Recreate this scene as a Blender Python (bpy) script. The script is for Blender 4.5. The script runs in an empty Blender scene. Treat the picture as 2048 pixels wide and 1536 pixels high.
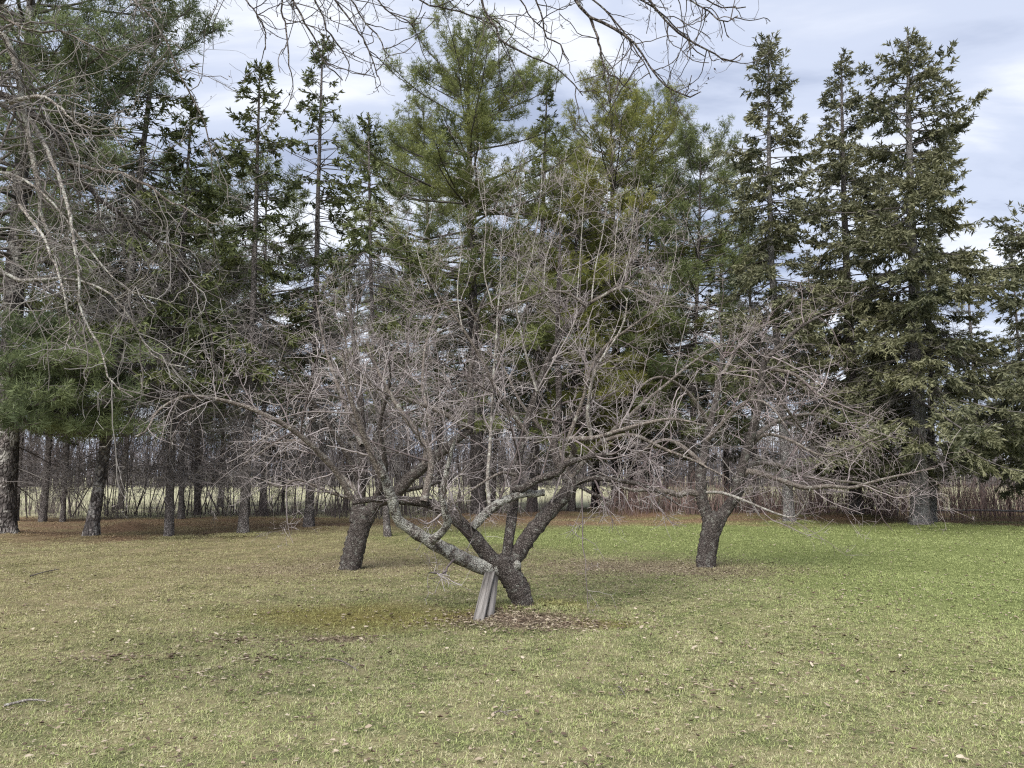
import bpy, math, random
import numpy as np
from mathutils import Vector, Matrix

S = bpy.context.scene
COL = S.collection
PI = math.pi

# ------------------------------------------------------------------ camera
F_PX, W_PX, H_PX = 1538.0, 2048.0, 1536.0
EYE = np.array([0.0, 0.0, 1.6])
PITCH = math.atan(182.0 / F_PX)
cam_d = bpy.data.cameras.new('camera')
cam_d.sensor_width = 36.0
cam_d.lens = 36.0 * F_PX / W_PX
cam_d.clip_start = 0.05
cam_d.clip_end = 2000.0
cam = bpy.data.objects.new('camera', cam_d)
cam.location = EYE
cam.rotation_euler = (PI / 2 + PITCH, 0, 0)
COL.objects.link(cam)
S.camera = cam

# ------------------------------------------------------------------ sky, sun, exposure
SUN_EL, SUN_AZ = math.radians(48), math.radians(205)      # azimuth clockwise from +Y: behind the camera, a little left
world = bpy.data.worlds.new('World')
S.world = world
world.use_nodes = True
wt = world.node_tree
wt.nodes.clear()
wo = wt.nodes.new('ShaderNodeOutputWorld')
bg = wt.nodes.new('ShaderNodeBackground')
bg.inputs['Strength'].default_value = 0.1
sky = wt.nodes.new('ShaderNodeTexSky')
sky.sky_type = 'NISHITA'
sky.sun_disc = False
sky.sun_elevation = SUN_EL
sky.sun_rotation = SUN_AZ
sky.air_density = 1.0
sky.dust_density = 1.5
tc = wt.nodes.new('ShaderNodeTexCoord')
sep = wt.nodes.new('ShaderNodeSeparateXYZ')
wt.links.new(tc.outputs['Generated'], sep.inputs[0])


def wmath(op, a, b=None, c=None):
    n = wt.nodes.new('ShaderNodeMath')
    n.operation = op
    for i, v in enumerate((a, b, c)):
        if v is None:
            continue
        if isinstance(v, (int, float)):
            n.inputs[i].default_value = v
        else:
            wt.links.new(v, n.inputs[i])
    return n.outputs[0]


zc = wmath('ADD', wmath('MAXIMUM', sep.outputs['Z'], 0.0), 0.22)
cu = wmath('DIVIDE', sep.outputs['X'], zc)
cv = wmath('DIVIDE', sep.outputs['Y'], zc)
cmb = wt.nodes.new('ShaderNodeCombineXYZ')
wt.links.new(cu, cmb.inputs[0]); wt.links.new(cv, cmb.inputs[1])
mp = wt.nodes.new('ShaderNodeMapping')
mp.inputs['Rotation'].default_value = (0, 0, math.radians(-28))
mp.inputs['Scale'].default_value = (0.75, 1.9, 1)
mp.inputs['Location'].default_value = (3.1, 0.7, 0)
wt.links.new(cmb.outputs[0], mp.inputs[0])
cn = wt.nodes.new('ShaderNodeTexNoise')
cn.inputs['Scale'].default_value = 1.7
cn.inputs['Detail'].default_value = 7
cn.inputs['Roughness'].default_value = 0.52
cn.inputs['Distortion'].default_value = 0.35
wt.links.new(mp.outputs[0], cn.inputs['Vector'])
cr = wt.nodes.new('ShaderNodeValToRGB')
cr.color_ramp.interpolation = 'EASE'
e = cr.color_ramp.elements
e[0].position = 0.36; e[0].color = (2.7, 3.1, 4.15, 1)
e[1].position = 0.62; e[1].color = (5.8, 6.0, 6.5, 1)
m1 = e.new(0.48); m1.color = (4.0, 4.4, 5.4, 1)
wt.links.new(cn.outputs['Fac'], cr.inputs[0])
mx = wt.nodes.new('ShaderNodeMix')
mx.data_type = 'RGBA'
mx.inputs[0].default_value = 0.92
wt.links.new(sky.outputs[0], mx.inputs[6])
wt.links.new(cr.outputs[0], mx.inputs[7])
wt.links.new(mx.outputs[2], bg.inputs['Color'])
wt.links.new(bg.outputs[0], wo.inputs[0])

sun_d = bpy.data.lights.new('sun', 'SUN')
sun_d.energy = 3.4
sun_d.angle = math.radians(40)
sun_d.color = (1.0, 0.95, 0.88)
sun = bpy.data.objects.new('sun', sun_d)
sv = Vector((math.sin(SUN_AZ) * math.cos(SUN_EL), math.cos(SUN_AZ) * math.cos(SUN_EL), math.sin(SUN_EL)))
sun.rotation_euler = sv.to_track_quat('Z', 'Y').to_euler()
sun.location = (0, -5, 30)
COL.objects.link(sun)

S.view_settings.view_transform = 'Standard'
S.view_settings.look = 'None'
S.view_settings.gamma = 1.0
S.view_settings.use_curve_mapping = False
S.view_settings.exposure = 0.86
S.render.engine = 'CYCLES'
S.cycles.max_bounces = 5
S.cycles.diffuse_bounces = 3
S.cycles.glossy_bounces = 2
S.cycles.transmission_bounces = 3
S.cycles.transparent_max_bounces = 4
S.cycles.use_denoising = False
S.cycles.pixel_filter_type = 'BLACKMAN_HARRIS'
S.cycles.filter_width = 1.2

# ------------------------------------------------------------------ helpers: projection
CT, ST = math.cos(PITCH), math.sin(PITCH)


def ray(px, py):
    a, b = (px - W_PX / 2) / F_PX, -(py - H_PX / 2) / F_PX
    return np.array([a, CT - b * ST, ST + b * CT])


def at(px, py, Y):
    d = ray(px, py)
    return EYE + d * (Y / d[1])


def ground(px, py):
    d = ray(px, py)
    return EYE + d * (-EYE[2] / d[2])


# ------------------------------------------------------------------ helpers: terrain height
MOUNDS = []      # (x, y, height, radius)


def hgt(x, y):
    x = np.asarray(x, float); y = np.asarray(y, float)
    h = 0.035 * np.sin(x * 0.61 + 1.3) * np.sin(y * 0.47 + 0.4) + 0.018 * np.sin(x * 1.7 + y * 0.9) + 0.012 * np.sin(x * 2.9 - y * 2.1 + 2)
    h = h * np.clip((y - 2.0) / 6.0, 0, 1)
    for mxx, myy, mh, mr in MOUNDS:
        h = h + mh * np.exp(-((x - mxx) ** 2 + (y - myy) ** 2) / (mr * mr))
    return h


# ------------------------------------------------------------------ helpers: meshes
class Geo:
    def __init__(self):
        self.v, self.q, self.t, self.a, self.qm, self.tm = [], [], [], [], [], []
        self.n = 0

    def add(self, v, q=None, t=None, a=0.5, m=0):
        v = np.asarray(v, np.float32).reshape(-1, 3)
        if q is not None and len(q):
            q = np.asarray(q, np.int64).reshape(-1, 4)
            self.q.append(q + self.n); self.qm.append(np.full(len(q), m, np.int32))
        if t is not None and len(t):
            t = np.asarray(t, np.int64).reshape(-1, 3)
            self.t.append(t + self.n); self.tm.append(np.full(len(t), m, np.int32))
        a = np.broadcast_to(np.asarray(a, np.float32), (len(v),)) if np.ndim(a) == 0 else np.asarray(a, np.float32)
        self.v.append(v); self.a.append(a)
        self.n += len(v)

    def mesh(self, name, mats, smooth=False):
        me = bpy.data.meshes.new(name)
        v = np.concatenate(self.v)
        q = np.concatenate(self.q) if self.q else np.zeros((0, 4), np.int64)
        t = np.concatenate(self.t) if self.t else np.zeros((0, 3), np.int64)
        me.vertices.add(len(v))
        me.vertices.foreach_set('co', v.ravel())
        me.loops.add(q.size + t.size)
        me.loops.foreach_set('vertex_index', np.concatenate([q.ravel(), t.ravel()]).astype(np.int32))
        me.polygons.add(len(q) + len(t))
        st = np.concatenate([np.arange(len(q)) * 4, q.size + np.arange(len(t)) * 3]).astype(np.int32)
        me.polygons.foreach_set('loop_start', st)
        mi = np.concatenate((self.qm or [np.zeros(0, np.int32)]) + (self.tm or [np.zeros(0, np.int32)]))
        me.polygons.foreach_set('material_index', mi.astype(np.int32))
        if smooth:
            me.polygons.foreach_set('use_smooth', np.ones(len(q) + len(t), bool))
        at_ = me.attributes.new('v', 'FLOAT', 'POINT')
        at_.data.foreach_set('value', np.concatenate(self.a))
        for m in (mats if isinstance(mats, (list, tuple)) else [mats]):
            me.materials.append(m)
        me.update(calc_edges=True)
        return me

    def build(self, name, mats, parent=None, smooth=False, kind=None):
        o = bpy.data.objects.new(name, self.mesh(name, mats, smooth))
        COL.objects.link(o)
        if parent is not None:
            o.parent = parent
        if kind:
            o['kind'] = kind
        return o


def tag(o, label, cat, group=None, kind=None):
    o['label'] = label; o['category'] = cat
    if group: o['group'] = group
    if kind: o['kind'] = kind
    return o


def thing(name, label, cat, loc=(0, 0, 0), group=None):
    o = bpy.data.objects.new(name, None)
    o.empty_display_size = 0.2
    o.location = loc
    COL.objects.link(o)
    return tag(o, label, cat, group)


def unit(a):
    return a / np.maximum(np.linalg.norm(a, axis=-1, keepdims=True), 1e-9)


def tubes(g, P, R, sides=3, a=0.5, m=0, jit=0.0, rng=None, cap=True):
    """N polylines of K points as tubes. P (N,K,3), R (N,K)."""
    P = np.asarray(P, float); R = np.asarray(R, float)
    if P.ndim == 2:
        P = P[None]; R = R[None]
    N, K, _ = P.shape
    if N == 0:
        return
    T = np.empty_like(P)
    T[:, 1:-1] = P[:, 2:] - P[:, :-2]
    T[:, 0] = P[:, 1] - P[:, 0]
    T[:, -1] = P[:, -1] - P[:, -2]
    T = unit(T)
    D = unit(P[:, -1] - P[:, 0])
    ref = np.zeros((N, 3))
    ref[np.arange(N), np.argmin(np.abs(D), axis=1)] = 1
    U = unit(np.cross(T, ref[:, None, :]))
    V = np.cross(T, U)
    th = np.arange(sides) * 2 * PI / sides
    rr = R[:, :, None] * np.ones(sides)
    if jit and rng is not None:
        rr = rr * (1 + rng.normal(0, jit, rr.shape))
    X = P[:, :, None, :] + rr[..., None] * (np.cos(th)[:, None] * U[:, :, None, :] + np.sin(th)[:, None] * V[:, :, None, :])
    base = np.arange(N)[:, None, None] * (K * sides)
    k = np.arange(K - 1)[None, :, None] * sides
    s = np.arange(sides)[None, None, :]
    s2 = (s + 1) % sides
    q = np.stack([base + k + s, base + k + s2, base + k + sides + s2, base + k + sides + s], -1).reshape(-1, 4)
    aa = np.broadcast_to(np.asarray(a, float).reshape(-1, 1), (N, K * sides)).ravel() if np.ndim(a) else a
    g.add(X.reshape(-1, 3), q=q, a=aa, m=m)


def spline(pts, K):
    """Catmull-Rom through pts, K points at even spacing."""
    p = np.asarray(pts, float)
    if len(p) == 2:
        t = np.linspace(0, 1, K)[:, None]
        return p[0] * (1 - t) + p[1] * t
    e = np.vstack([2 * p[0] - p[1], p, 2 * p[-1] - p[-2]])
    out = []
    for i in range(len(p) - 1):
        a, b, c, d = e[i:i + 4]
        t = np.linspace(0, 1, 12, endpoint=False)[:, None]
        out.append(0.5 * (2 * b + (c - a) * t + (2 * a - 5 * b + 4 * c - d) * t * t + (3 * b - a - 3 * c + d) * t ** 3))
    out.append(p[-1:])
    d = np.vstack(out)
    L = np.concatenate([[0], np.cumsum(np.linalg.norm(np.diff(d, axis=0), axis=1))])
    s = np.linspace(0, L[-1], K)
    return np.stack([np.interp(s, L, d[:, i]) for i in range(3)], -1)


def plen(P):
    return np.linalg.norm(np.diff(P, axis=-2), axis=-1).sum(-1)


def spawn(rng, P, R, n, tr=(0.15, 1.0), ln=(0.3, 0.8), ang=(35, 75), up=0.3, wig=0.16, K=5, rr=0.55, rmin=0.0018, rmax=1.0, tap=0.35, lenfall=0.4, bias=None):
    """n children per parent polyline; returns (M,K,3),(M,K)."""
    N, KP, _ = P.shape
    n = np.broadcast_to(np.asarray(n), (N,)).astype(int)
    idx = np.repeat(np.arange(N), n)
    M = len(idx)
    if M == 0:
        return np.zeros((0, K, 3)), np.zeros((0, K))
    t = rng.uniform(tr[0], tr[1], M)
    f = t * (KP - 1)
    i0 = np.clip(f.astype(int), 0, KP - 2)
    w = (f - i0)[:, None]
    A, B = P[idx, i0], P[idx, i0 + 1]
    pos = A * (1 - w) + B * w
    rad = R[idx, i0] * (1 - w[:, 0]) + R[idx, i0 + 1] * w[:, 0]
    tan = unit(B - A)
    rnd = unit(rng.normal(0, 1, (M, 3)))
    perp = unit(rnd - (rnd * tan).sum(-1, keepdims=True) * tan)
    al = np.radians(rng.uniform(ang[0], ang[1], M))[:, None]
    d = np.cos(al) * tan + np.sin(al) * perp
    if bias is not None:
        d = unit(d + np.asarray(bias))
    L = rng.uniform(ln[0], ln[1], M) * (1 - lenfall * t)
    step = (L / (K - 1))[:, None]
    upv = np.broadcast_to(np.asarray(up, float), (M,)) if np.ndim(up) == 0 else rng.uniform(up[0], up[1], M)
    out = np.empty((M, K, 3)); out[:, 0] = pos
    for k in range(1, K):
        d = unit(d + rng.normal(0, wig, (M, 3)) + np.array([0, 0, 1.0]) * (upv / (K - 1))[:, None])
        out[:, k] = out[:, k - 1] + d * step
    r0 = np.clip(rad * rr, rmin, rmax)
    Rk = r0[:, None] * np.linspace(1, tap, K)[None, :]
    return out, np.maximum(Rk, rmin * 0.7)


# ------------------------------------------------------------------ helpers: materials
class NT:
    def __init__(self, name):
        self.m = bpy.data.materials.new(name)
        self.m.use_nodes = True
        self.t = self.m.node_tree
        self.t.nodes.clear()
        self.out = self.t.nodes.new('ShaderNodeOutputMaterial')

    def put(self, sock, v):
        if v is None: return
        if hasattr(v, 'is_linked') or hasattr(v, 'links'):
            self.t.links.new(v, sock)
        elif isinstance(v, (tuple, list)) and len(v) == 3 and sock.type == 'RGBA':
            sock.default_value = (*v, 1)
        else:
            sock.default_value = v

    def node(self, ty, **kw):
        n = self.t.nodes.new(ty)
        for k, v in kw.items():
            setattr(n, k, v)
        return n

    def math(self, op, a, b=None, c=None, clamp=False):
        n = self.node('ShaderNodeMath', operation=op, use_clamp=clamp)
        for i, v in enumerate((a, b, c)):
            if v is not None: self.put(n.inputs[i], v)
        return n.outputs[0]

    def mix(self, f, a, b, mode='MIX'):
        n = self.node('ShaderNodeMix', data_type='RGBA', blend_type=mode)
        self.put(n.inputs[0], f); self.put(n.inputs[6], a); self.put(n.inputs[7], b)
        return n.outputs[2]

    def noise(self, vec, scale, detail=3, rough=0.55, dist=0.0, col=False):
        n = self.node('ShaderNodeTexNoise')
        if vec is not None: self.put(n.inputs['Vector'], vec)
        n.inputs['Scale'].default_value = scale
        n.inputs['Detail'].default_value = detail
        n.inputs['Roughness'].default_value = rough
        n.inputs['Distortion'].default_value = dist
        return n.outputs['Color'] if col else n.outputs['Fac']

    def step(self, v, lo, hi):
        n = self.node('ShaderNodeMapRange', interpolation_type='SMOOTHSTEP')
        self.put(n.inputs['Value'], v)
        self.put(n.inputs['From Min'], lo); self.put(n.inputs['From Max'], hi)
        return n.outputs[0]

    def pos(self):
        return self.node('ShaderNodeNewGeometry').outputs['Position']

    def attr(self, name='v'):
        return self.node('ShaderNodeAttribute', attribute_name=name).outputs['Fac']

    def vmul(self, v, s):
        n = self.node('ShaderNodeVectorMath', operation='MULTIPLY')
        self.put(n.inputs[0], v); n.inputs[1].default_value = s
        return n.outputs[0]

    def bsdf(self, col, rough=0.85, spec=0.2, normal=None, transl=0.0, tcol=None):
        p = self.node('ShaderNodeBsdfPrincipled')
        self.put(p.inputs['Base Color'], col)
        self.put(p.inputs['Roughness'], rough)
        p.inputs['Specular IOR Level'].default_value = spec
        if normal is not None: self.put(p.inputs['Normal'], normal)
        s = p.outputs[0]
        if transl:
            tr = self.node('ShaderNodeBsdfTranslucent')
            self.put(tr.inputs['Color'], tcol if tcol is not None else col)
            mm = self.node('ShaderNodeMixShader')
            mm.inputs[0].default_value = transl
            self.put(mm.inputs[1], s); self.put(mm.inputs[2], tr.outputs[0])
            s = mm.outputs[0]
        self.t.links.new(s, self.out.inputs['Surface'])
        return self.m

    def bump(self, h, strength=0.6, dist=0.02):
        b = self.node('ShaderNodeBump')
        b.inputs['Strength'].default_value = strength
        b.inputs['Distance'].default_value = dist
        self.put(b.inputs['Height'], h)
        return b.outputs[0]


def bark(name, dark, light, lichen=None, lich_amt=0.0, scale=9.0, stretch=0.35, bump=0.7, bdist=0.03):
    n = NT(name)
    p = n.pos()
    ps = n.vmul(p, (1, 1, stretch))
    vo = n.node('ShaderNodeTexVoronoi', feature='DISTANCE_TO_EDGE')
    n.put(vo.inputs['Vector'], ps); vo.inputs['Scale'].default_value = scale * 2.2
    crack = n.step(vo.outputs['Distance'], 0.0, 0.25)
    ns = n.noise(ps, scale, 6, 0.65)
    f = n.math('MULTIPLY', n.step(ns, 0.3, 0.72), n.math('MULTIPLY_ADD', crack, 0.6, 0.4))
    c = n.mix(f, dark, light)
    fl = n.node('ShaderNodeTexVoronoi', feature='F1')
    n.put(fl.inputs['Vector'], n.vmul(p, (1, 1, max(stretch, 0.55)))); fl.inputs['Scale'].default_value = scale * 3.4
    fs = n.node('ShaderNodeSeparateColor'); n.put(fs.inputs[0], fl.outputs['Color'])
    flake = n.math('MULTIPLY', n.step(fs.outputs[0], 0.58, 0.70), n.step(fl.outputs['Distance'], 0.62, 0.38))
    c = n.mix(n.math('MULTIPLY', flake, 0.75), c, tuple(min(0.6, k_ * 1.75) for k_ in light))
    if lichen:
        l1 = n.noise(p, scale * 0.55, 5, 0.7)
        l2 = n.noise(p, scale * 3.1, 3, 0.7)
        lf = n.step(n.math('ADD', n.math('MULTIPLY', l1, 0.65), n.math('MULTIPLY', l2, 0.35)), 0.62 - lich_amt * 0.3, 0.70 - lich_amt * 0.24)
        c = n.mix(lf, c, lichen)
    h = n.math('ADD', n.math('ADD', n.math('MULTIPLY', flake, 0.35), n.math('MULTIPLY', crack, 0.6)), n.math('MULTIPLY', n.noise(ps, scale * 2.5, 5, 0.7), 0.8))
    return n.bsdf(c, 0.92, 0.1, n.bump(h, bump, bdist))


def twigmat(name, a, b):
    n = NT(name)
    f = n.math('ADD', n.math('MULTIPLY', n.attr(), 0.65), n.math('MULTIPLY', n.noise(n.pos(), 14.0, 2), 0.35))
    return n.bsdf(n.mix(n.step(f, 0.2, 0.85), a, b), 0.8, 0.25)


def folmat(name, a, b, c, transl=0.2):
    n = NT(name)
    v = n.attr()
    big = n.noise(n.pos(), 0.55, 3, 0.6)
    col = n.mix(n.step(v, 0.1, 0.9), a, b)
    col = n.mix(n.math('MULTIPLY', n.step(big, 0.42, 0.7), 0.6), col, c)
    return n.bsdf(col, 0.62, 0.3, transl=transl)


M = {}
M['apple_dark'] = bark('apple_bark', (0.048, 0.040, 0.037), (0.165, 0.145, 0.135), (0.33, 0.335, 0.30), 0.30, 22, 0.8, 0.9, 0.03)
M['apple_lich'] = bark('apple_bark_lichened', (0.060, 0.050, 0.046), (0.17, 0.15, 0.135), (0.44, 0.44, 0.40), 0.62, 18, 0.9, 0.9, 0.025)
M['apple_limb'] = bark('apple_limb_bark', (0.075, 0.062, 0.055), (0.20, 0.175, 0.155), (0.34, 0.34, 0.30), 0.30, 24, 0.8, 0.6, 0.015)
M['limb_pale'] = bark('pale_limb_bark', (0.11, 0.098, 0.088), (0.27, 0.245, 0.222), (0.42, 0.42, 0.38), 0.45, 26, 0.8, 0.5, 0.012)
M['twig'] = twigmat('apple_twig', (0.12, 0.098, 0.098), (0.46, 0.42, 0.415))
M['twig_red'] = twigmat('apple_twig_pink', (0.125, 0.096, 0.098), (0.46, 0.405, 0.405))
M['twig_near'] = twigmat('near_twig', (0.12, 0.105, 0.098), (0.36, 0.34, 0.325))
M['twig_silhouette'] = twigmat('silhouette_near_twig', (0.05, 0.042, 0.04), (0.17, 0.15, 0.14))  # overhead twigs: backlit silhouette against the sky put into a darker colour
M['twig_dead'] = twigmat('dead_conifer_twig', (0.085, 0.076, 0.073), (0.25, 0.23, 0.222))
M['bark_pine'] = bark('pine_bark', (0.045, 0.040, 0.039), (0.145, 0.130, 0.126), (0.24, 0.24, 0.22), 0.10, 9, 0.3, 1.0, 0.05)
M['bark_spruce'] = bark('spruce_bark', (0.075, 0.066, 0.063), (0.225, 0.205, 0.198), (0.32, 0.32, 0.30), 0.25, 12, 0.6, 1.0, 0.04)
M['bark_grey'] = bark('grey_spruce_bark', (0.09, 0.085, 0.085), (0.26, 0.25, 0.25), (0.36, 0.37, 0.35), 0.30, 11, 0.6, 1.0, 0.04)
M['bark_patch'] = bark('patchy_bark', (0.045, 0.040, 0.040), (0.15, 0.135, 0.13), (0.36, 0.35, 0.33), 0.42, 5, 0.6, 1.0, 0.04)
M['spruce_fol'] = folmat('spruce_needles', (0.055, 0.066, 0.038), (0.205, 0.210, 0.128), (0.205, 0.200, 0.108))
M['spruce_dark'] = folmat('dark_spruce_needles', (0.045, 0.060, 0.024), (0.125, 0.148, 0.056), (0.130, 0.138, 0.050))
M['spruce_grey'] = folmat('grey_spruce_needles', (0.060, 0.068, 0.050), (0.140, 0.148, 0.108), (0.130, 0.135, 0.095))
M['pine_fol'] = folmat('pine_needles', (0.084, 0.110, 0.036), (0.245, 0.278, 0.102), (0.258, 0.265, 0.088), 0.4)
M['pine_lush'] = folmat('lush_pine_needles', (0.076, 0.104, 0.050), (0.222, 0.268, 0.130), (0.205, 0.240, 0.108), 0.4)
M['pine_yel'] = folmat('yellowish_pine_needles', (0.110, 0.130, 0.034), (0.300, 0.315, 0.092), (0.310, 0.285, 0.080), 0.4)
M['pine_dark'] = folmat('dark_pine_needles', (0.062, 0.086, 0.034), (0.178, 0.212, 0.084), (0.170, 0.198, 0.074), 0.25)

# ------------------------------------------------------------------ lawn colour, shared by the soil and the grass blades


def lawn_colour(n, blades):
    p = n.pos()
    sp = n.node('ShaderNodeSeparateXYZ'); n.put(sp.inputs[0], p)
    x, y = sp.outputs[0], sp.outputs[1]
    nb = n.noise(p, 0.45, 4, 0.6)         # metre sized patches
    nm = n.noise(p, 1.9, 4, 0.65)
    nf = n.noise(p, 9.0, 3, 0.7)
    wob = n.math('SUBTRACT', n.math('ADD', n.math('MULTIPLY', nb, 0.6), n.math('MULTIPLY', nm, 0.4)), 0.5)

    def ell(cx, cy, rx, ry, soft=0.5, amp=1.6):
        dx = n.math('DIVIDE', n.math('SUBTRACT', x, cx), rx)
        dy = n.math('DIVIDE', n.math('SUBTRACT', y, cy), ry)
        d = n.math('SQRT', n.math('ADD', n.math('MULTIPLY', dx, dx), n.math('MULTIPLY', dy, dy)))
        d = n.math('ADD', d, n.math('MULTIPLY', wob, amp))
        if blades:
            d = n.math('ADD', d, n.math('MULTIPLY', n.math('SUBTRACT', n.attr(), 0.5), 1.1))
        return n.math('SUBTRACT', 1.0, n.step(d, 1.0 - soft, 1.0 + soft))

    if blades:
        r = n.attr()
        straw = n.mix(n.step(r, 0.0, 0.7), (0.225, 0.20, 0.105), (0.78, 0.745, 0.485))
        green = n.mix(n.step(r, 0.3, 1.0), (0.135, 0.165, 0.058), (0.40, 0.44, 0.19))
        lush = n.mix(n.step(r, 0.0, 1.0), (0.14, 0.178, 0.060), (0.42, 0.465, 0.200))
        duff = n.mix(n.step(r, 0.0, 1.0), (0.14, 0.092, 0.058), (0.42, 0.31, 0.20))
        moss = n.mix(n.step(r, 0.0, 1.0), (0.125, 0.108, 0.026), (0.33, 0.285, 0.095))
        lit = n.mix(n.step(r, 0.0, 1.0), (0.16, 0.115, 0.085), (0.42, 0.34, 0.27))
        gsel = n.math('ADD', n.math('MULTIPLY', r, 0.55), n.math('ADD', n.math('MULTIPLY', nm, 0.35), n.math('MULTIPLY', n.noise(p, 28.0, 2), 0.35)))
        base = n.mix(n.step(gsel, 0.48, 0.67), straw, green)
    else:
        straw = n.mix(n.noise(p, 55.0, 3, 0.8), (0.06, 0.052, 0.028), (0.33, 0.30, 0.175))
        green = n.mix(n.noise(p, 55.0, 3, 0.8), (0.04, 0.045, 0.02), (0.17, 0.18, 0.09))
        lush = n.mix(nf, (0.085, 0.11, 0.035), (0.17, 0.19, 0.075))
        duff = n.mix(nf, (0.09, 0.056, 0.036), (0.24, 0.165, 0.11))
        moss = n.mix(nf, (0.07, 0.06, 0.014), (0.16, 0.135, 0.04))
        lit = n.mix(nf, (0.10, 0.07, 0.055), (0.25, 0.19, 0.15))
        base = n.mix(n.step(nm, 0.42, 0.62), straw, green)
    # greener towards the open right-hand side and in the band behind the apple trees
    gx = n.math('ADD', x, n.math('MULTIPLY', wob, 5.0))
    gf = n.step(n.math('SUBTRACT', gx, n.math('MULTIPLY', n.math('SUBTRACT', 12.0, y), 0.05)), 0.2, 6.5)
    gf = n.math('MULTIPLY', gf, n.math('MULTIPLY_ADD', n.step(y, 4.0, 11.0), 0.3, 0.7))
    band = ell(4.2, 20.5, 7.0, 4.5, 0.35, 0.9)
    gf = n.math('MAXIMUM', gf, n.math('MULTIPLY', band, 0.9))
    if blades:
        keep = n.step(n.math('ADD', gf, n.math('MULTIPLY', n.math('SUBTRACT', r, 0.5), 0.75)), 0.33, 0.62)
        gf = n.math('MULTIPLY', keep, 0.95)
    c = n.mix(gf, base, lush)
    # brown tint on the left half of the lawn
    bl = n.step(n.math('SUBTRACT', n.math('SUBTRACT', n.math('MULTIPLY', y, 0.55), x), n.math('MULTIPLY', wob, -6.0)), 4.5, 12.5)
    c = n.mix(n.math('MULTIPLY', bl, n.math('SUBTRACT', 0.32, n.math('MULTIPLY', gf, 0.32))), c, duff)
    fld = n.step(n.math('SUBTRACT', n.math('ADD', y, n.math('MULTIPLY', wob, 5.0)), n.math('MULTIPLY', n.step(x, -4.0, 4.0), 8.0)), 28.6, 30.4)
    fcol = n.mix(n.step(nb, 0.35, 0.7), (0.36, 0.335, 0.235), (0.29, 0.30, 0.17))
    # needle duff under the conifers
    edge = n.math('MINIMUM', n.math('MAXIMUM', n.math('MULTIPLY_ADD', x, 0.75, 26.5), 17.9), 24.9)
    df = n.step(n.math('SUBTRACT', n.math('ADD', y, n.math('MULTIPLY', wob, 9.0)), edge), -1.0, 1.4)
    df = n.math('MULTIPLY', df, n.math('MULTIPLY_ADD', n.step(nb, 0.36, 0.62), 0.55, 0.45))
    df = n.math('MULTIPLY', df, n.math('SUBTRACT', 1.0, fld))
    c = n.mix(df, c, duff)
    c = n.mix(n.math('MULTIPLY', ell(-1.75, 9.0, 1.25, 0.75, 0.8, 3.0), 0.75), c, moss)
    c = n.mix(n.math('MULTIPLY', ell(-0.55, 8.9, 0.4, 0.3, 0.6), 0.8), c, moss)
    c = n.mix(n.math('MULTIPLY', ell(0.95, 8.75, 0.38, 0.28, 0.6), 0.75), c, moss)
    c = n.mix(n.math('MULTIPLY', ell(0.55, 10.0, 0.5, 0.4, 0.6), 0.5), c, moss)
    c = n.mix(n.math('MULTIPLY', ell(0.12, 8.75, 0.75, 0.42, 0.5), 0.85), c, lit)
    c = n.mix(n.math('MULTIPLY', ell(-1.75, 7.9, 0.35, 0.16, 0.6), 0.7), c, lit)
    c = n.mix(n.math('MULTIPLY', ell(2.4, 13.6, 2.1, 1.2, 0.7), 0.7), c, lit)
    c = n.mix(n.math('MULTIPLY', ell(-3.2, 13.8, 2.2, 1.2, 0.7), 0.45), c, lit)
    # the open field behind the shelter belt
    c = n.mix(fld, c, fcol)
    return c, nm, nf


def make_ground_mat():
    n = NT('lawn_soil')
    c, nm, nf = lawn_colour(n, False)
    fine = n.noise(n.pos(), 60.0, 3, 0.7)
    h = n.math('ADD', n.math('MULTIPLY', fine, 0.5), n.math('MULTIPLY', nf, 0.6))
    return n.bsdf(c, 0.95, 0.05, n.bump(h, 0.7, 0.03))


def make_blade_mat():
    n = NT('grass_blade')
    c, _, _ = lawn_colour(n, True)
    return n.bsdf(c, 0.7, 0.2, transl=0.2)


M['soil'] = make_ground_mat()
M['blade'] = make_blade_mat()

# ------------------------------------------------------------------ terrain
TREES_AT = []       # trunk feet, for the root mounds


def mound(px, py, h, r):
    g0 = ground(px, py)
    MOUNDS.append((g0[0], g0[1], h, r))


for px, py, h, r in ((8, 1076, .14, 1.1), (180, 1078, .10, .8), (337, 1076, .06, .6), (487, 1072, .06, .6), (617, 1060, .08, .8), (1580, 1050, .12, .9),
                     (1714, 1038, .16, 1.3), (1845, 1055, .14, 1.2), (958, 1035, .15, 1.4), (1064, 1030, .12, 1.1), (1235, 1020, .15, 1.4), (1143, 1028, .1, .9),
                     (258, 1056, .20, .55), (1020, 1218, .05, .55)):
    mound(px, py, h, r)


def build_ground():
    xs = np.concatenate([[-700, -400, -220, -120, -70, -45], np.arange(-32, 32.01, 0.3), [45, 70, 120, 220, 400, 700]])
    ys = np.concatenate([[-300, -120, -50, -20, -8, -3], np.arange(0, 46.01, 0.3), [52, 60, 75, 95, 130, 190, 300, 600, 1200]])
    X, Y = np.meshgrid(xs, ys)
    Z = hgt(X, Y)
    nx, ny = len(xs), len(ys)
    i = np.arange(ny - 1)[:, None] * nx + np.arange(nx - 1)[None, :]
    q = np.stack([i, i + 1, i + nx + 1, i + nx], -1).reshape(-1, 4)
    g = Geo()
    g.add(np.stack([X, Y, Z], -1), q=q)
    o = g.build('lawn', M['soil'], smooth=True)
    o['kind'] = 'structure'


build_ground()

# ------------------------------------------------------------------ trunks


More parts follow.
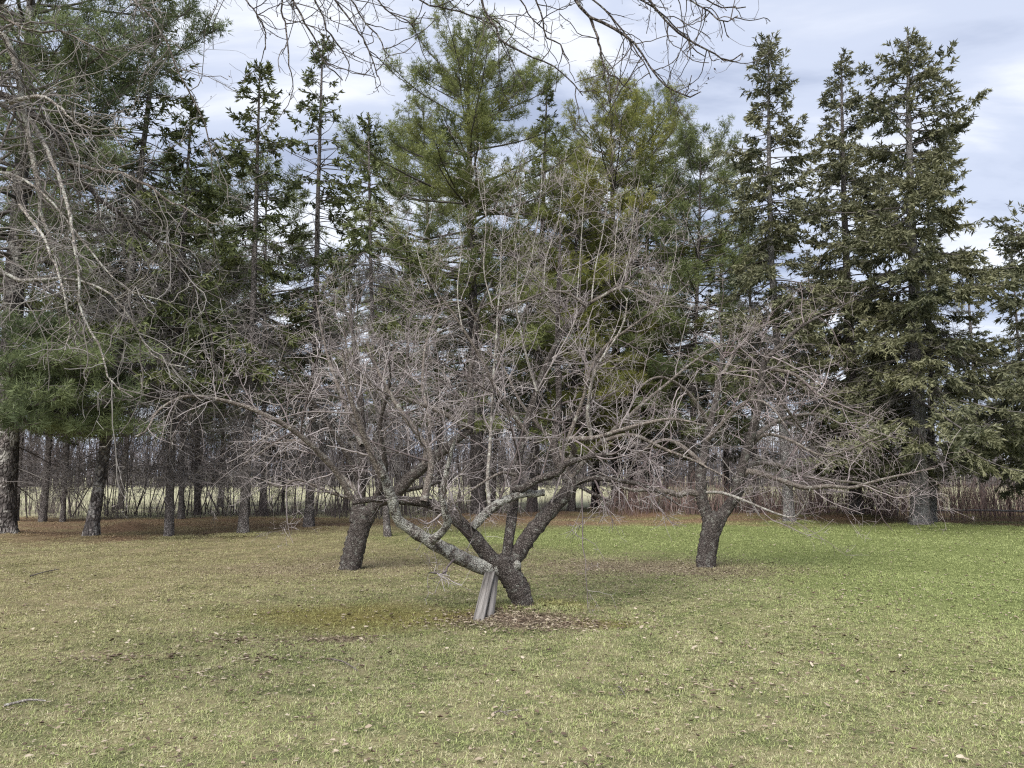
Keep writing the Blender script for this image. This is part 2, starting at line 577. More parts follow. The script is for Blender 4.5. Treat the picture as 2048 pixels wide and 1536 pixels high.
def trunk_mesh(g, path, r0, rtip, rng, sides=18, flare=0.55, fh=0.35, K=None, pw=0.85, jit=0.045, m=0):
    L = plen(np.asarray(path)[None])[0]
    K = K or int(np.clip(L / 0.22, 18, 90))
    P = spline(path, K)
    u = np.linspace(0, 1, K)
    R = rtip + (r0 - rtip) * (1 - u) ** pw
    s = u * L
    R = R * (1 + flare * np.exp(-s / fh))
    T = np.gradient(P, axis=0); T = unit(T)
    ref = np.array([0, 1.0, 0.0])
    U = unit(np.cross(T, ref)); V = np.cross(T, U)
    th = np.arange(sides) * 2 * PI / sides
    ph = rng.uniform(0, 6.28)
    lob = 1 + (0.22 * np.exp(-s / (fh * 0.9)))[:, None] * np.sin(th * 5 + ph)[None] + 0.05 * np.sin(th[None] * 3 + s[:, None] * 1.7 + ph)
    jj = rng.normal(0, jit, (K, sides))
    rr = R[:, None] * (lob + jj)
    X = P[:, None] + rr[..., None] * (np.cos(th)[:, None] * U[:, None] + np.sin(th)[:, None] * V[:, None])
    k = np.arange(K - 1)[:, None] * sides; a = np.arange(sides)[None]; b = (a + 1) % sides
    q = np.stack([k + a, k + b, k + sides + b, k + sides + a], -1).reshape(-1, 4)
    base = X.reshape(-1, 3)
    tip = np.vstack([base, P[-1:] + T[-1:] * R[-1]])
    t = np.stack([(K - 1) * sides + np.arange(sides), (K - 1) * sides + (np.arange(sides) + 1) % sides, np.full(sides, K * sides)], -1)
    g.add(tip, q=q, t=t, m=m)
    return P, R


# ------------------------------------------------------------------ conifers


def spindles(g, pos, d, L, w, v, m=0, flat=False):
    """needle-clad twigs: slim three-sided spindles (6 triangles each)."""
    N = len(pos)
    if N == 0: return
    d = unit(d)
    ref = np.where(np.abs(d[:, 2:3]) > 0.8, np.array([[1.0, 0, 0]]), np.array([[0, 0, 1.0]]))
    U = unit(np.cross(d, ref)); V = np.cross(d, U)
    mid = pos + d * (L * 0.42)[:, None]
    if flat:
        a = np.random.default_rng(N).uniform(0, 2 * PI, N)[:, None]
        S_ = (np.cos(a) * U + np.sin(a) * V) * w[:, None]
        W_ = (-np.sin(a) * U + np.cos(a) * V) * (w * 0.45)[:, None]
        X = np.stack([pos, mid + S_ + W_, pos + d * L[:, None], mid - S_ + W_], 1)
        b = np.arange(N)[:, None] * 4
        g.add(X.reshape(-1, 3), t=np.concatenate([b + np.array([[0, 1, 2]]), b + np.array([[0, 2, 3]])]), a=np.repeat(v, 4), m=m)
        return
    ring = [mid + w[:, None] * (math.cos(a) * U + math.sin(a) * V) for a in (0.5, 2.6, 4.7)]
    X = np.stack([pos, pos + d * L[:, None]] + ring, 1)
    b = np.arange(N)[:, None] * 5
    t = np.concatenate([b + np.array([[0, 3, 2]]), b + np.array([[0, 4, 3]]), b + np.array([[0, 2, 4]]),
                        b + np.array([[1, 2, 3]]), b + np.array([[1, 3, 4]]), b + np.array([[1, 4, 2]])])
    g.add(X.reshape(-1, 3), t=t, a=np.repeat(v, 5), m=m)


def tufts(g, rng, pos, d, L, w, n, v, spread=0.75, m=0):
    """pine needle bundles: n long thin blades fanned round d."""
    N = len(pos)
    if N == 0: return
    pos = np.repeat(pos, n, 0); d = np.repeat(unit(d), n, 0); L = np.repeat(L, n) * rng.uniform(0.7, 1.1, N * n); v = np.repeat(v, n)
    dd = unit(d + rng.normal(0, spread, (N * n, 3)))
    side = unit(np.cross(dd, rng.normal(0, 1, (N * n, 3)))) * (w * 0.5)
    root_ = pos + dd * (L * 0.25)[:, None]
    tip = pos + dd * L[:, None] + np.array([0, 0, -1.0]) * (L * 0.10)[:, None]
    X = np.stack([root_ - side, root_ + side, tip], 1)
    b = np.arange(N * n)[:, None] * 3
    g.add(X.reshape(-1, 3), t=b + np.array([[0, 1, 2]]), a=np.repeat(np.clip(v + rng.normal(0, 0.12, N * n), 0, 1), 3), m=m)


def branch_paths(rng, start, az, L, e0, droop, tipup, K=9):
    """vectorised branch curves: elevation e0 (rad) at the trunk, sagging then lifting at the tip."""
    N = len(L)
    s = np.linspace(0, 1, K)[None, :]
    el = e0[:, None] - droop[:, None] * np.sin(s * PI * 0.75) + tipup[:, None] * s ** 3
    azz = az[:, None] + np.cumsum(rng.normal(0, 0.07, (N, K)), 1)
    st = (L / (K - 1))[:, None]
    dx = np.cos(el) * np.cos(azz) * st; dy = np.cos(el) * np.sin(azz) * st; dz = np.sin(el) * st
    P = np.stack([dx, dy, dz], -1)
    P[:, 0] = 0
    return start[:, None, :] + np.cumsum(P, 1)


def interp_path(P, t):
    """P (N,K,3), t (N,M) -> points, tangents."""
    N, K, _ = P.shape
    f = np.clip(t, 0, 0.9999) * (K - 1)
    i = f.astype(int); w = (f - i)[..., None]
    r = np.arange(N)[:, None]
    A, B = P[r, i], P[r, i + 1]
    return A * (1 - w) + B * w, unit(B - A)


def conifer(name, label, path, r0, kind, crown0, lmax, fol, barkm, seed, dens=1.0, fill=0.75, dead0=1.2, group=None, sides=18, deadn=1.0,
            shape=0.8, whorl=None, spk=1.0, fmin=0.25, spr_w=0.024, cat='tree', extra=None, exd=2.2):
    """A conifer with its trunk, bare branches and needle crown. path: world polyline of the trunk."""
    rng = np.random.default_rng(seed)
    path = np.asarray(path, float)
    loc = path[0].copy(); loc[2] = float(hgt(loc[0], loc[1]))
    root = thing(name, label, cat, loc, group)
    p0 = path - loc
    p0[0, 2] = -0.15
    g = Geo()
    P, R = trunk_mesh(g, p0, r0 * 0.84, 0.016, rng, sides=sides, flare=0.38)
    g.build('trunk', barkm, root, smooth=True)
    H = P[-1, 2]
    zs = P[:, 2]

    def trunk_at(z):
        return np.stack([np.interp(z, zs, P[:, 0]), np.interp(z, zs, P[:, 1]), z], -1), np.interp(z, zs, R)

    gb, gf = Geo(), Geo()
    # dead bare branches below and inside the crown
    nd = int(20 * deadn * (crown0 - dead0 + 2.5))
    if nd > 0:
        z = rng.uniform(dead0, min(crown0 + 3.5, H * 0.85), nd)
        st, rt = trunk_at(z)
        L = rng.uniform(0.5, 1.0, nd) * lmax * 0.62
        Pd = branch_paths(rng, st, rng.uniform(0, 2 * PI, nd), L, rng.uniform(-0.35, 0.3, nd), rng.uniform(0, 0.5, nd), rng.uniform(-0.3, 0.3, nd), 6)
        Rd = np.clip(rt * 0.09, 0.008, 0.02)[:, None] * np.linspace(1, 0.3, 6)
        tubes(gb, Pd, Rd, 3, a=rng.uniform(0, 1, nd))
        P2, R2 = spawn(rng, Pd, Rd, 6, (0.15, 1), (0.25, 0.8), (30, 75), -0.25, 0.14, 3, 0.6, 0.006)
        tubes(gb, P2, R2, 3, a=rng.uniform(0, 1, len(P2)))
        P3, R3 = spawn(rng, P2, R2, 4, (0.2, 1), (0.15, 0.45), (30, 75), -0.2, 0.14, 2, 0.7, 0.005)
        tubes(gb, P3, R3, 3, a=rng.uniform(0, 1, len(P3)))
    if kind == 'spruce':
        sp_ = (whorl or 0.26)
        z = np.arange(crown0, H - 0.25, sp_)
        per = 5
        zz = (np.repeat(z, per) + rng.uniform(-0.14, 0.14, len(z) * per))
        zz = zz[rng.random(len(zz)) < 0.92]
        n = len(zz)
        u = np.clip((zz - crown0) / (H - crown0), 0, 1)
        low = np.clip(0.72 + u / 0.12 * 0.28, 0, 1)
        clump = 0.78 + 0.34 * np.sin(zz * 2.1 + seed) * np.sin(zz * 0.83 + seed * 2.3)
        L = lmax * np.interp(1 - u, [0, .05, .12, .28, .5, .8, 1], [.02, .12, .27, .52, .74, .96, 1]) ** (shape / 0.45) * low * rng.uniform(0.55, 1.12, n) * clump + 0.22
        az = rng.uniform(0, 2 * PI, n)
        e0 = np.interp(u, [0, 0.45, 0.85, 1], [-0.22, 0.06, 0.35, 0.7]) + rng.normal(0, 0.1, n)
        dr = np.interp(u, [0, 0.5, 1], [0.40, 0.34, 0.05]) + rng.normal(0, 0.06, n)
        st, rt = trunk_at(zz)
        B = branch_paths(rng, st, az, L, e0, dr, np.full(n, 0.55))
        Rb = np.clip(0.010 + 0.008 * L, 0.008, rt * 0.45)[:, None] * np.linspace(1, 0.22, 9)
        tubes(gb, B, Rb, 3, a=rng.uniform(0, 0.6, n))
        live = rng.random(n) < np.interp(u, [0, 0.5, 0.85, 1], [fill, fill, min(1, fill + 0.2), 1])
        B, L, u = B[live], L[live], u[live]
        n = len(B)
        # side sprays along each branch
        nb = np.maximum((L / 0.125 * dens).astype(int), 4)
        idx = np.repeat(np.arange(n), nb)
        s0 = np.interp(u[idx], [0, 0.8, 1], [fmin, fmin * 0.8, 0.0])
        s = s0 + (1 - s0) * rng.random(len(idx)) ** 0.85
        pos, tan = interp_path(B[idx], s[:, None]); pos, tan = pos[:, 0], tan[:, 0]
        side = unit(np.cross(tan, np.array([0, 0, 1.0]))) * np.where(rng.random(len(idx)) < 0.5, 1, -1)[:, None]
        d = unit(tan * rng.uniform(0.5, 1.1, len(idx))[:, None] + side * rng.uniform(0.4, 1.1, len(idx))[:, None] + np.stack([np.zeros(len(idx))] * 2 + [rng.uniform(-0.75, 0.15, len(idx))], -1))
        lb = np.clip(0.42 * L[idx] * (1.05 - s) + 0.12, 0.14, 0.75) * rng.uniform(0.7, 1.15, len(idx))
        clv = np.clip(rng.normal(0.45, 0.2, n)[idx] + rng.normal(0, 0.14, len(idx)), 0, 1)
        nt = np.maximum((lb / 0.019 * spk).astype(int), 3)
        j = np.repeat(np.arange(len(idx)), nt)
        q = rng.random(len(j))
        tp = pos[j] + d[j] * (lb[j] * q)[:, None]
        tp[:, 2] -= 0.10 * (q * lb[j]) ** 2 / 0.5
        td = unit(d[j] + rng.normal(0, 0.55, (len(j), 3)) + np.array([0, 0, -0.12]))
        tl = rng.uniform(0.10, 0.22, len(j))
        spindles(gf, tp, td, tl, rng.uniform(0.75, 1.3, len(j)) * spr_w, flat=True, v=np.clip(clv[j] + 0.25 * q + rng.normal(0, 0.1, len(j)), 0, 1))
        # leader
        zt = rng.uniform(H - 0.9, H, 60); stt, _ = trunk_at(zt)
        spindles(gf, stt, unit(rng.normal(0, 0.6, (60, 3)) + np.array([0, 0, 0.8])), rng.uniform(0.1, 0.2, 60), np.full(60, 0.02), rng.random(60))
    else:
        sp_ = (whorl or 0.42)
        z = np.arange(crown0, H - 0.2, sp_)
        per = 5
        zz = np.repeat(z, per) + rng.uniform(-0.16, 0.16, len(z) * per)
        zz = zz[rng.random(len(zz)) < 0.9]
        n = len(zz)
        u = np.clip((zz - crown0) / (H - crown0), 0, 1)
        L = lmax * np.interp(u, [0, 0.2, 0.5, 0.75, 0.92, 1.0], [0.85, 1.0, 1.0, 0.78, 0.42, 0.10]) * rng.uniform(0.55, 1.15, n) * (0.92 + 0.2 * np.sin(zz * 1.5 + seed)) + 0.3
        az = rng.uniform(0, 2 * PI, n)
        e0 = np.interp(u, [0, 0.4, 0.8, 1], [-0.08, 0.15, 0.42, 0.8]) + rng.normal(0, 0.13, n)
        dr = np.interp(u, [0, 0.5, 1], [0.35, 0.2, 0.0])
        st, rt = trunk_at(zz)
        B = branch_paths(rng, st, az, L, e0, dr, np.full(n, 0.45))
        Rb = np.clip(0.014 + 0.012 * L, 0.010, rt * 0.5)[:, None] * np.linspace(1, 0.25, 9)
        tubes(gb, B, Rb, 4, a=rng.uniform(0, 0.5, n))
        live = rng.random(n) < np.interp(u, [0, 0.5, 1], [fill, fill, 1])
        B, L, u = B[live], L[live], u[live]
        Ln = L.copy()
        if extra is not None:
            eb = []
            for zs_, end in extra:
                a0, _ = trunk_at(np.array([zs_])); a0 = a0[0]; e_ = np.asarray(end) - loc
                md_ = (a0 + e_) / 2 + np.array([0, 0, -0.05 * np.linalg.norm(e_ - a0)])
                eb.append(spline([a0, md_, e_], 9))
            eb = np.array(eb)
            tubes(gb, eb, np.full(len(eb), .035)[:, None] * np.linspace(1, .25, 9), 4, a=.1)
            eL = plen(eb)
            B = np.concatenate([B, eb]); L = np.concatenate([L, eL]); Ln = np.concatenate([Ln, eL * exd]); u = np.concatenate([u, np.full(len(eb), .3)])
        n = len(B)
        nb = np.maximum((Ln / 0.17 * dens).astype(int), 5)
        idx = np.repeat(np.arange(n), nb)
        s = fmin + (1 - fmin) * rng.random(len(idx)) ** 0.8
        pos, tan = interp_path(B[idx], s[:, None]); pos, tan = pos[:, 0], tan[:, 0]
        side = unit(np.cross(tan, np.array([0, 0, 1.0]))) * np.where(rng.random(len(idx)) < 0.5, 1, -1)[:, None]
        d = unit(tan * rng.uniform(0.4, 1.1, len(idx))[:, None] + side * rng.uniform(0.2, 1.0, len(idx))[:, None] + np.stack([np.zeros(len(idx))] * 2 + [rng.uniform(0.0, 0.75, len(idx))], -1))
        lb = np.clip(0.4 * L[idx] * (1.1 - s) + 0.2, 0.25, 0.9) * rng.uniform(0.7, 1.15, len(idx))
        e1 = pos + d * (lb * 0.5)[:, None]
        e2 = e1 + unit(d + np.array([0, 0, 0.4])) * (lb * 0.5)[:, None]
        tubes(gb, np.stack([pos, e2], 1), np.stack([0.009 + 0 * lb, 0.004 + 0 * lb], 1), 3, a=rng.uniform(0, 0.5, len(lb)))
        clv = np.clip(rng.normal(0.42, 0.2, n)[idx] + rng.normal(0, 0.13, len(idx)), 0, 1)
        nt = np.maximum((lb / 0.078 * spk).astype(int), 4)
        j = np.repeat(np.arange(len(idx)), nt)
        q = rng.random(len(j)) ** 0.5
        tp = np.where((q < 0.5)[:, None], pos[j] + (e1 - pos)[j] * (q * 2)[:, None], e1[j] + (e2 - e1)[j] * (q * 2 - 1)[:, None])
        tp = tp + rng.normal(0, 0.06, tp.shape)
        td = unit(d[j] * 0.8 + rng.normal(0, 0.4, (len(j), 3)) + np.array([0, 0, 0.35]))
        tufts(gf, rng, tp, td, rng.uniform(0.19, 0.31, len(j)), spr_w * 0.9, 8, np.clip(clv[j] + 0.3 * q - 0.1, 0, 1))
        zt = rng.uniform(H - 0.7, H, 25); stt, _ = trunk_at(zt)
        tufts(gf, rng, stt, np.tile([0, 0, 1.0], (25, 1)), rng.uniform(0.1, 0.16, 25), spr_w, 7, rng.random(25))
    gb.build('branches', M['twig_dead'], root, smooth=True)
    if gf.n:
        gf.build('crown', fol, root)
    return root


def copy_tree(o, loc, rz, sc, label, group=None):
    c = o.copy(); COL.objects.link(c)
    c.location = loc; c.rotation_euler = (0, 0, rz); c.scale = sc
    c['label'] = label
    if group: c['group'] = group
    for ch in o.children:
        d = ch.copy(); COL.objects.link(d); d.parent = c
    return c


def tpath(pts, base=None):
    """photo points, first is the foot on the ground; the whole trunk stands at the foot's distance (base y may be overridden by metres)."""
    g0 = ground(*pts[0]) if base is None else at(pts[0][0], 950, base)
    Y = g0[1]
    out = [np.array([g0[0], Y, float(hgt(g0[0], Y))])]
    for p in pts[1:]:
        out.append(at(p[0], p[1], Y))
    return np.array(out)


ROW = 'conifers of the shelter belt'
# right-hand spruces
conifer('spruce_tree', 'tall narrow spruce with pale grey trunk, its spire nearest the pines', tpath([(1580, 1050), (1560, 760), (1543, 520), (1538, 300), (1537, 72)]),
        0.20, 'spruce', 4.3, 2.7, M['spruce_fol'], M['bark_grey'], 11, dens=1.0, fill=0.82, shape=0.42, group=ROW, deadn=1.3)
conifer('spruce_tree', 'tall spruce in the middle of the three spires at the right', tpath([(1714, 1038), (1700, 700), (1688, 400), (1682, 108)]),
        0.27, 'spruce', 2.2, 3.6, M['spruce_fol'], M['bark_spruce'], 12, dens=1.0, fill=0.9, shape=0.50, group=ROW)
conifer('spruce_tree', 'broad tall spruce with thick double grey trunk at the lawn edge on the right', tpath([(1841, 1055), (1832, 700), (1820, 350), (1815, 56)]),
        0.31, 'spruce', 2.2, 4.5, M['spruce_fol'], M['bark_grey'], 13, dens=1.0, fill=0.95, shape=0.45, group=ROW)
second = Geo()
conifer('spruce_tree', 'spruce at the far right edge whose lower boughs reach into view', tpath([(2120, 1052), (2112, 700), (2100, 420)]),
        0.26, 'spruce', 2.3, 4.8, M['spruce_fol'], M['bark_spruce'], 14, dens=0.75, fill=1.0, shape=0.4, group=ROW)
conifer('spruce_tree', 'slim grey trunk standing close behind the thick double spruce trunk', tpath([(1866, 1049), (1862, 800), (1858, 560), (1856, 330)]),
        0.14, 'spruce', 5.0, 1.8, M['spruce_grey'], M['bark_grey'], 15, dens=0.6, fill=0.4, group=ROW)
small_grey = conifer('spruce_tree', 'small hazy grey spruce between the right pines and the spruces', tpath([(1513, 1023), (1503, 700), (1495, 415)]),
                     0.16, 'spruce', 3.0, 2.2, M['spruce_grey'], M['bark_spruce'], 16, dens=0.7, fill=0.6, group=ROW)
# white pines in the middle and right
conifer('white_pine', 'big bushy white pine whose rounded top is the highest in the middle', tpath([(958, 1035), (948, 700), (940, 400), (935, 85)]),
        0.34, 'pine', 4.6, 5.0, M['pine_fol'], M['bark_pine'], 21, dens=1.1, fill=0.96, group=ROW)
pine_b = conifer('white_pine', 'yellow-green pine just right of the big middle pine', tpath([(1235, 1020), (1232, 700), (1225, 400), (1220, 172)]),
                 0.32, 'pine', 3.6, 5.0, M['pine_yel'], M['bark_pine'], 22, dens=1.0, fill=0.9, group=ROW)
conifer('white_pine', 'rounded white pine with bluish green top beside the yellow-green pine', tpath([(1263, 1017), (1280, 700), (1300, 400), (1308, 200)]),
        0.26, 'pine', 3.6, 4.8, M['pine_fol'], M['bark_pine'], 23, dens=0.9, fill=0.88, group=ROW)
conifer('white_pine', 'lower white pine at the right end of the pine group', tpath([(1381, 1026), (1390, 700), (1398, 460), (1402, 285)]),
        0.18, 'pine', 3.2, 3.8, M['pine_dark'], M['bark_pine'], 24, dens=1.1, fill=0.9, group=ROW)
conifer('white_pine', 'pine whose light crown fills out the left side of the big middle pine', tpath([(885, 1018), (872, 700), (856, 460), (846, 215)]),
        0.20, 'pine', 4.6, 4.2, M['pine_fol'], M['bark_pine'], 27, dens=0.7, fill=0.9, group=ROW)
conifer('spruce_tree', 'thin half-bare conifer showing its trunk between the two bushy pines', tpath([(1064, 1030), (1078, 700), (1085, 450), (1094, 172)]),
        0.24, 'spruce', 7.0, 2.0, M['spruce_dark'], M['bark_pine'], 25, dens=0.5, fill=0.4, group=ROW)
conifer('white_pine', 'pine with a smooth trunk behind the right limb of the front apple tree', tpath([(1143, 1028), (1150, 700), (1152, 480), (1150, 330)]),
        0.18, 'pine', 2.8, 3.0, M['pine_yel'], M['bark_pine'], 26, dens=0.9, fill=0.8, group=ROW)
# left-hand row
conifer('white_pine', 'huge dark pine cut by the left edge with lichen at its foot', tpath([(4, 1076), (22, 700), (45, 300), (70, -120), (85, -300)]),
        0.36, 'pine', 5.5, 4.6, M['pine_lush'], M['bark_patch'], 31, dens=0.75, fill=0.8, group=ROW, deadn=0.15, whorl=0.45,
        extra=[(3.0, at(295, 872, 18.2)), (3.4, at(250, 800, 17.6)), (3.9, at(210, 735, 17.6)), (4.2, at(262, 770, 19.5)), (4.6, at(150, 672, 18.0)), (4.9, at(70, 655, 17.2)),
               (3.6, at(110, 800, 16.8)), (3.1, at(60, 850, 17.0)), (2.9, at(170, 868, 17.8)), (3.2, at(215, 850, 19.0)), (4.0, at(20, 730, 17.0)), (4.4, at(120, 725, 17.0)), (3.3, at(-30, 840, 17.0)),
               (11.0, at(430, 60, 19.0)), (11.6, at(380, 20, 18.5)), (10.6, at(330, 120, 18.0)), (10.0, at(240, 190, 18.0)), (11.8, at(250, 70, 17.0)), (12.2, at(140, 60, 17.0)), (10.4, at(120, 170, 17.0)),
               (12.6, at(300, -20, 18.0)), (9.4, at(60, 240, 17.0)), (11.2, at(180, 120, 19.0)), (9.0, at(190, 300, 20.5)), (12.0, at(40, 90, 17.5)), (7.4, at(130, 430, 18.5)), (6.6, at(190, 520, 19.0))], exd=1.9)
conifer('spruce_tree', 'leaning patchy-barked conifer, thin-crowned, in the left front row', tpath([(180, 1078), (212, 880), (250, 640), (285, 310), (315, 60), (322, -60)]),
        0.18, 'spruce', 5.5, 3.0, M['spruce_dark'], M['bark_patch'], 32, dens=0.7, fill=0.6, group=ROW, deadn=1.2, spk=0.8, spr_w=0.022)
conifer('spruce_tree', 'straight slim spruce third from the left in the front row', tpath([(337, 1076), (345, 850), (365, 500), (385, 195)]),
        0.13, 'spruce', 4.2, 2.2, M['spruce_dark'], M['bark_spruce'], 33, dens=0.8, fill=0.7, group=ROW, deadn=1.2)
sp_s = conifer('spruce_tree', 'spruce with a lichen-grey trunk left of the pale sky gap', tpath([(487, 1072), (503, 700), (511, 450), (520, 128)]),
               0.15, 'spruce', 4.2, 2.1, M['spruce_dark'], M['bark_spruce'], 34, dens=0.85, fill=0.6, shape=0.45, group=ROW, deadn=1.2)
conifer('spruce_tree', 'tall spruce with bare grey pole of a trunk behind the left apple tree', tpath([(617, 1060), (630, 700), (636, 400), (646, 72)]),
        0.16, 'spruce', 4.6, 1.9, M['spruce_dark'], M['bark_spruce'], 35, dens=0.8, fill=0.5, shape=0.42, group=ROW, deadn=1.2)
conifer('spruce_tree', 'shorter open spruce between the left apple tree and the middle pine', tpath([(777, 1075), (748, 700), (740, 450), (737, 225)]),
        0.10, 'spruce', 4.0, 1.9, M['spruce_dark'], M['bark_spruce'], 36, dens=0.75, fill=0.6, shape=0.5, group=ROW, deadn=1.2)
back_p = conifer('white_pine', 'pine filling the gap low behind the leaning trunk on the left', tpath([(363, 1038), (366, 700), (372, 420)]),
                 0.13, 'pine', 3.6, 3.1, M['pine_dark'], M['bark_spruce'], 37, dens=0.9, fill=0.75, group=ROW)

# the rows behind: copies of the smaller trees
rb = random.Random(5)
GB = 'conifers in the rear rows of the shelter belt'
for px, py, src, hs, lab in ((30, 1043, sp_s, 0.85, 'grey trunk directly behind the huge pine at the left edge'),
                             (85, 1043, back_p, 1.1, 'thin dark conifer trunk just right of the huge left pine'),
                             (125, 1042, sp_s, 0.7, 'short dark conifer left of the leaning patchy trunk'),
                             (395, 1030, back_p, 1.2, 'rear conifer standing between the two slim spruces on the left'),
                             (527, 1033, back_p, 1.15, 'dark rear trunk leaning slightly, right of the lichen-grey spruce'),
                             (565, 1024, sp_s, 0.6, 'thin rear conifer stem left of the bare grey pole trunk'),
                             (690, 1020, back_p, 1.0, 'rear conifer hidden behind the left apple trunk'),
                             (985, 1020, back_p, 1.1, 'rear conifer trunk close right of the big middle pine'),
                             (1191, 1015, pine_b, 0.8, 'rear pine trunk in the gap under the front apple tree'),
                             (1300, 1005, small_grey, 1.0, 'far thin rear trunk left of the right apple limb'),
                             (1333, 1012, back_p, 1.0, 'small rear trunk under the horizontal right apple limb'),
                             (1455, 1018, small_grey, 1.1, 'rear conifer just right of the right apple trunk'),
                             (1640, 1016, small_grey, 1.0, 'rear conifer between the two left-hand spruce spires'),
                             (1770, 1014, small_grey, 0.8, 'rear conifer between the middle spire and the double trunk'),
                             (1968, 1020, small_grey, 0.95, 'dark rear trunk among the shrubs at the far right'),
                             (2060, 1016, small_grey, 0.9, 'rear conifer at the right edge beyond the pale pole'),
                             (440, 1014, back_p, 1.0, 'far rear conifer behind the lichen-grey spruce'),
                             (240, 1018, back_p, 1.15, 'far rear conifer behind the leaning patchy trunk')):
    g0 = ground(px, py)
    copy_tree(src, (g0[0], g0[1], float(hgt(g0[0], g0[1]))), rb.uniform(0, 6.28), (hs * 1.0, hs * 1.0, hs * rb.uniform(0.9, 1.1)), lab, GB)

# ------------------------------------------------------------------ bare fruit trees


def px_path(pts, K):
    return spline([at(*p) if len(p) == 3 else np.asarray(p[1]) for p in pts], K)


def fruit_tree(name, label, foot, trunk, limbs, seed, lv, twm, group=None, buds=True, more=None):
    """trunk: list of (points, radii, material); limbs: list of (points (px,py,Y), r0, r1, material, density)."""
    rng = np.random.default_rng(seed)
    foot = np.asarray(foot, float)
    root = thing(name, label, 'tree', foot, group)
    for pts, r0, r1, mt in trunk:
        g = Geo()
        P = spline([at(*p) if not isinstance(p, np.ndarray) else p for p in pts], 26) - foot
        P0 = P.copy()
        K = len(P)
        R = np.linspace(r0, r1, K)
        sm = rng.normal(0, 1, (K + 8, 20))
        sm = (sm[:-8] + sm[2:-6] + sm[4:-4] + sm[6:-2] + sm[8:]) / 5
        T = unit(np.gradient(P, axis=0)); U = unit(np.cross(T, [0, 1.0, 0.001])); V = np.cross(T, U)
        th = np.arange(20) * 2 * PI / 20
        rr = R[:, None] * (1 + 0.13 * sm + rng.normal(0, 0.035, (K, 20)))
        X = P0[:, None] + rr[..., None] * (np.cos(th)[:, None] * U[:, None] + np.sin(th)[:, None] * V[:, None])
        k = np.arange(K - 1)[:, None] * 20; a = np.arange(20)[None]; b = (a + 1) % 20
        q = np.stack([k + a, k + b, k + 20 + b, k + 20 + a], -1).reshape(-1, 4)
        X = np.vstack([X.reshape(-1, 3), P0[-1:] + T[-1:] * R[-1] * 0.5])
        t = np.stack([(K - 1) * 20 + np.arange(20), (K - 1) * 20 + (np.arange(20) + 1) % 20, np.full(20, K * 20)], -1)
        g.add(X, q=q, t=t)
        g.build('trunk', mt, root, smooth=True)
    for limbs, lv, twm in [(limbs, lv, twm)] + ([more] if more else []):
        LP, LR, LD = [], [], []
        rsc = lv.get('rs', 1.0)
        for pts, r0, r1, mt, den in limbs:
            P = spline([at(*p) if not isinstance(p, np.ndarray) else p for p in pts], 28) - foot
            P = P + np.cumsum(rng.normal(0, lv.get('lw', 0.004), P.shape), 0) * np.linspace(0, 1, 28)[:, None]
            R = np.linspace(r0, r1, 28) * rsc * (1 + 0.05 * rng.normal(0, 1, 28))
            g = Geo()
            tubes(g, P, R, 12 if r0 > 0.03 else 8, jit=0.05, rng=rng)
            g.build('limb', mt, root, smooth=True)
            LP.append(P); LR.append(R); LD.append(den)
        LP, LR, LD = np.array(LP), np.array(LR), np.array(LD)
        gt = Geo()
        n1 = np.where(LD > 0, np.maximum((plen(LP) * LD * lv['n1']).astype(int), 1), 0)
        P1, R1 = spawn(rng, LP, LR, n1, lv.get('t1', (0.18, 1.0)), lv['l1'], (30, 80), lv['up1'], lv.get('wg', 0.13), 9, 0.42, 0.0035, 0.015, 0.3)
        n2 = np.maximum((plen(P1) * lv['n2']).astype(int), 1)
        P2, R2 = spawn(rng, P1, R1, n2, (0.12, 1.0), lv['l2'], (30, 75), lv['up2'], lv.get('wg', 0.15), 6, 0.6, lv['rmin'], 1, 0.5)
        n3 = np.maximum((plen(P2) * lv['n3']).astype(int), 0)
        P3, R3 = spawn(rng, P2, R2, n3, (0.1, 1.0), lv['l3'], (30, 80), lv['up3'], 0.18, 3, 0.75, lv['rmin'] * 0.85, 1, 0.6)
        tubes(gt, P1, R1, 5, a=rng.uniform(0, 0.6, len(P1)))
        tubes(gt, P2, R2, 3, a=rng.uniform(0.1, 0.9, len(P2)))
        tubes(gt, P3, R3, 3, a=rng.uniform(0.2, 1.0, len(P3)))
        PX = np.concatenate([P2[:, [0, 3, 5]], P3])
        RX = np.concatenate([R2[:, [0, 3, 5]], R3])
        n4 = rng.poisson(lv.get('n4', 1.5), len(PX))
        P4, R4 = spawn(rng, PX, RX, n4, (0.1, 1.0), lv.get('l4', (0.03, 0.10)), (40, 85), 0.2, 0.12, 2, 0.9, lv['rmin'] * 0.9, 1, 0.9)
        tubes(gt, P4, R4 * 1.0, 3, a=rng.uniform(0.1, 0.9, len(P4)))
        if buds:
            k = rng.random(len(P4)) < 0.5
            e = P4[k][:, -1]; dd = unit(P4[k][:, -1] - P4[k][:, -2])
            spindles(gt, e - dd * 0.004, dd, np.full(len(e), 0.022), np.full(len(e), 0.0055), rng.uniform(0, 0.5, len(e)), flat=True)
        gt.build('twigs', twm, root, smooth=True, kind='stuff')
    return root


D, Lc, Lb, Pl = M['apple_dark'], M['apple_lich'], M['apple_limb'], M['limb_pale']
Y0 = 9.55


def dz(*pts, y=Y0, y1=None):
    """photo points given a distance that runs from y to y1."""
    n = len(pts)
    return [(p[0], p[1], y + (0 if y1 is None else (y1 - y) * i / (n - 1))) for i, p in enumerate(pts)]


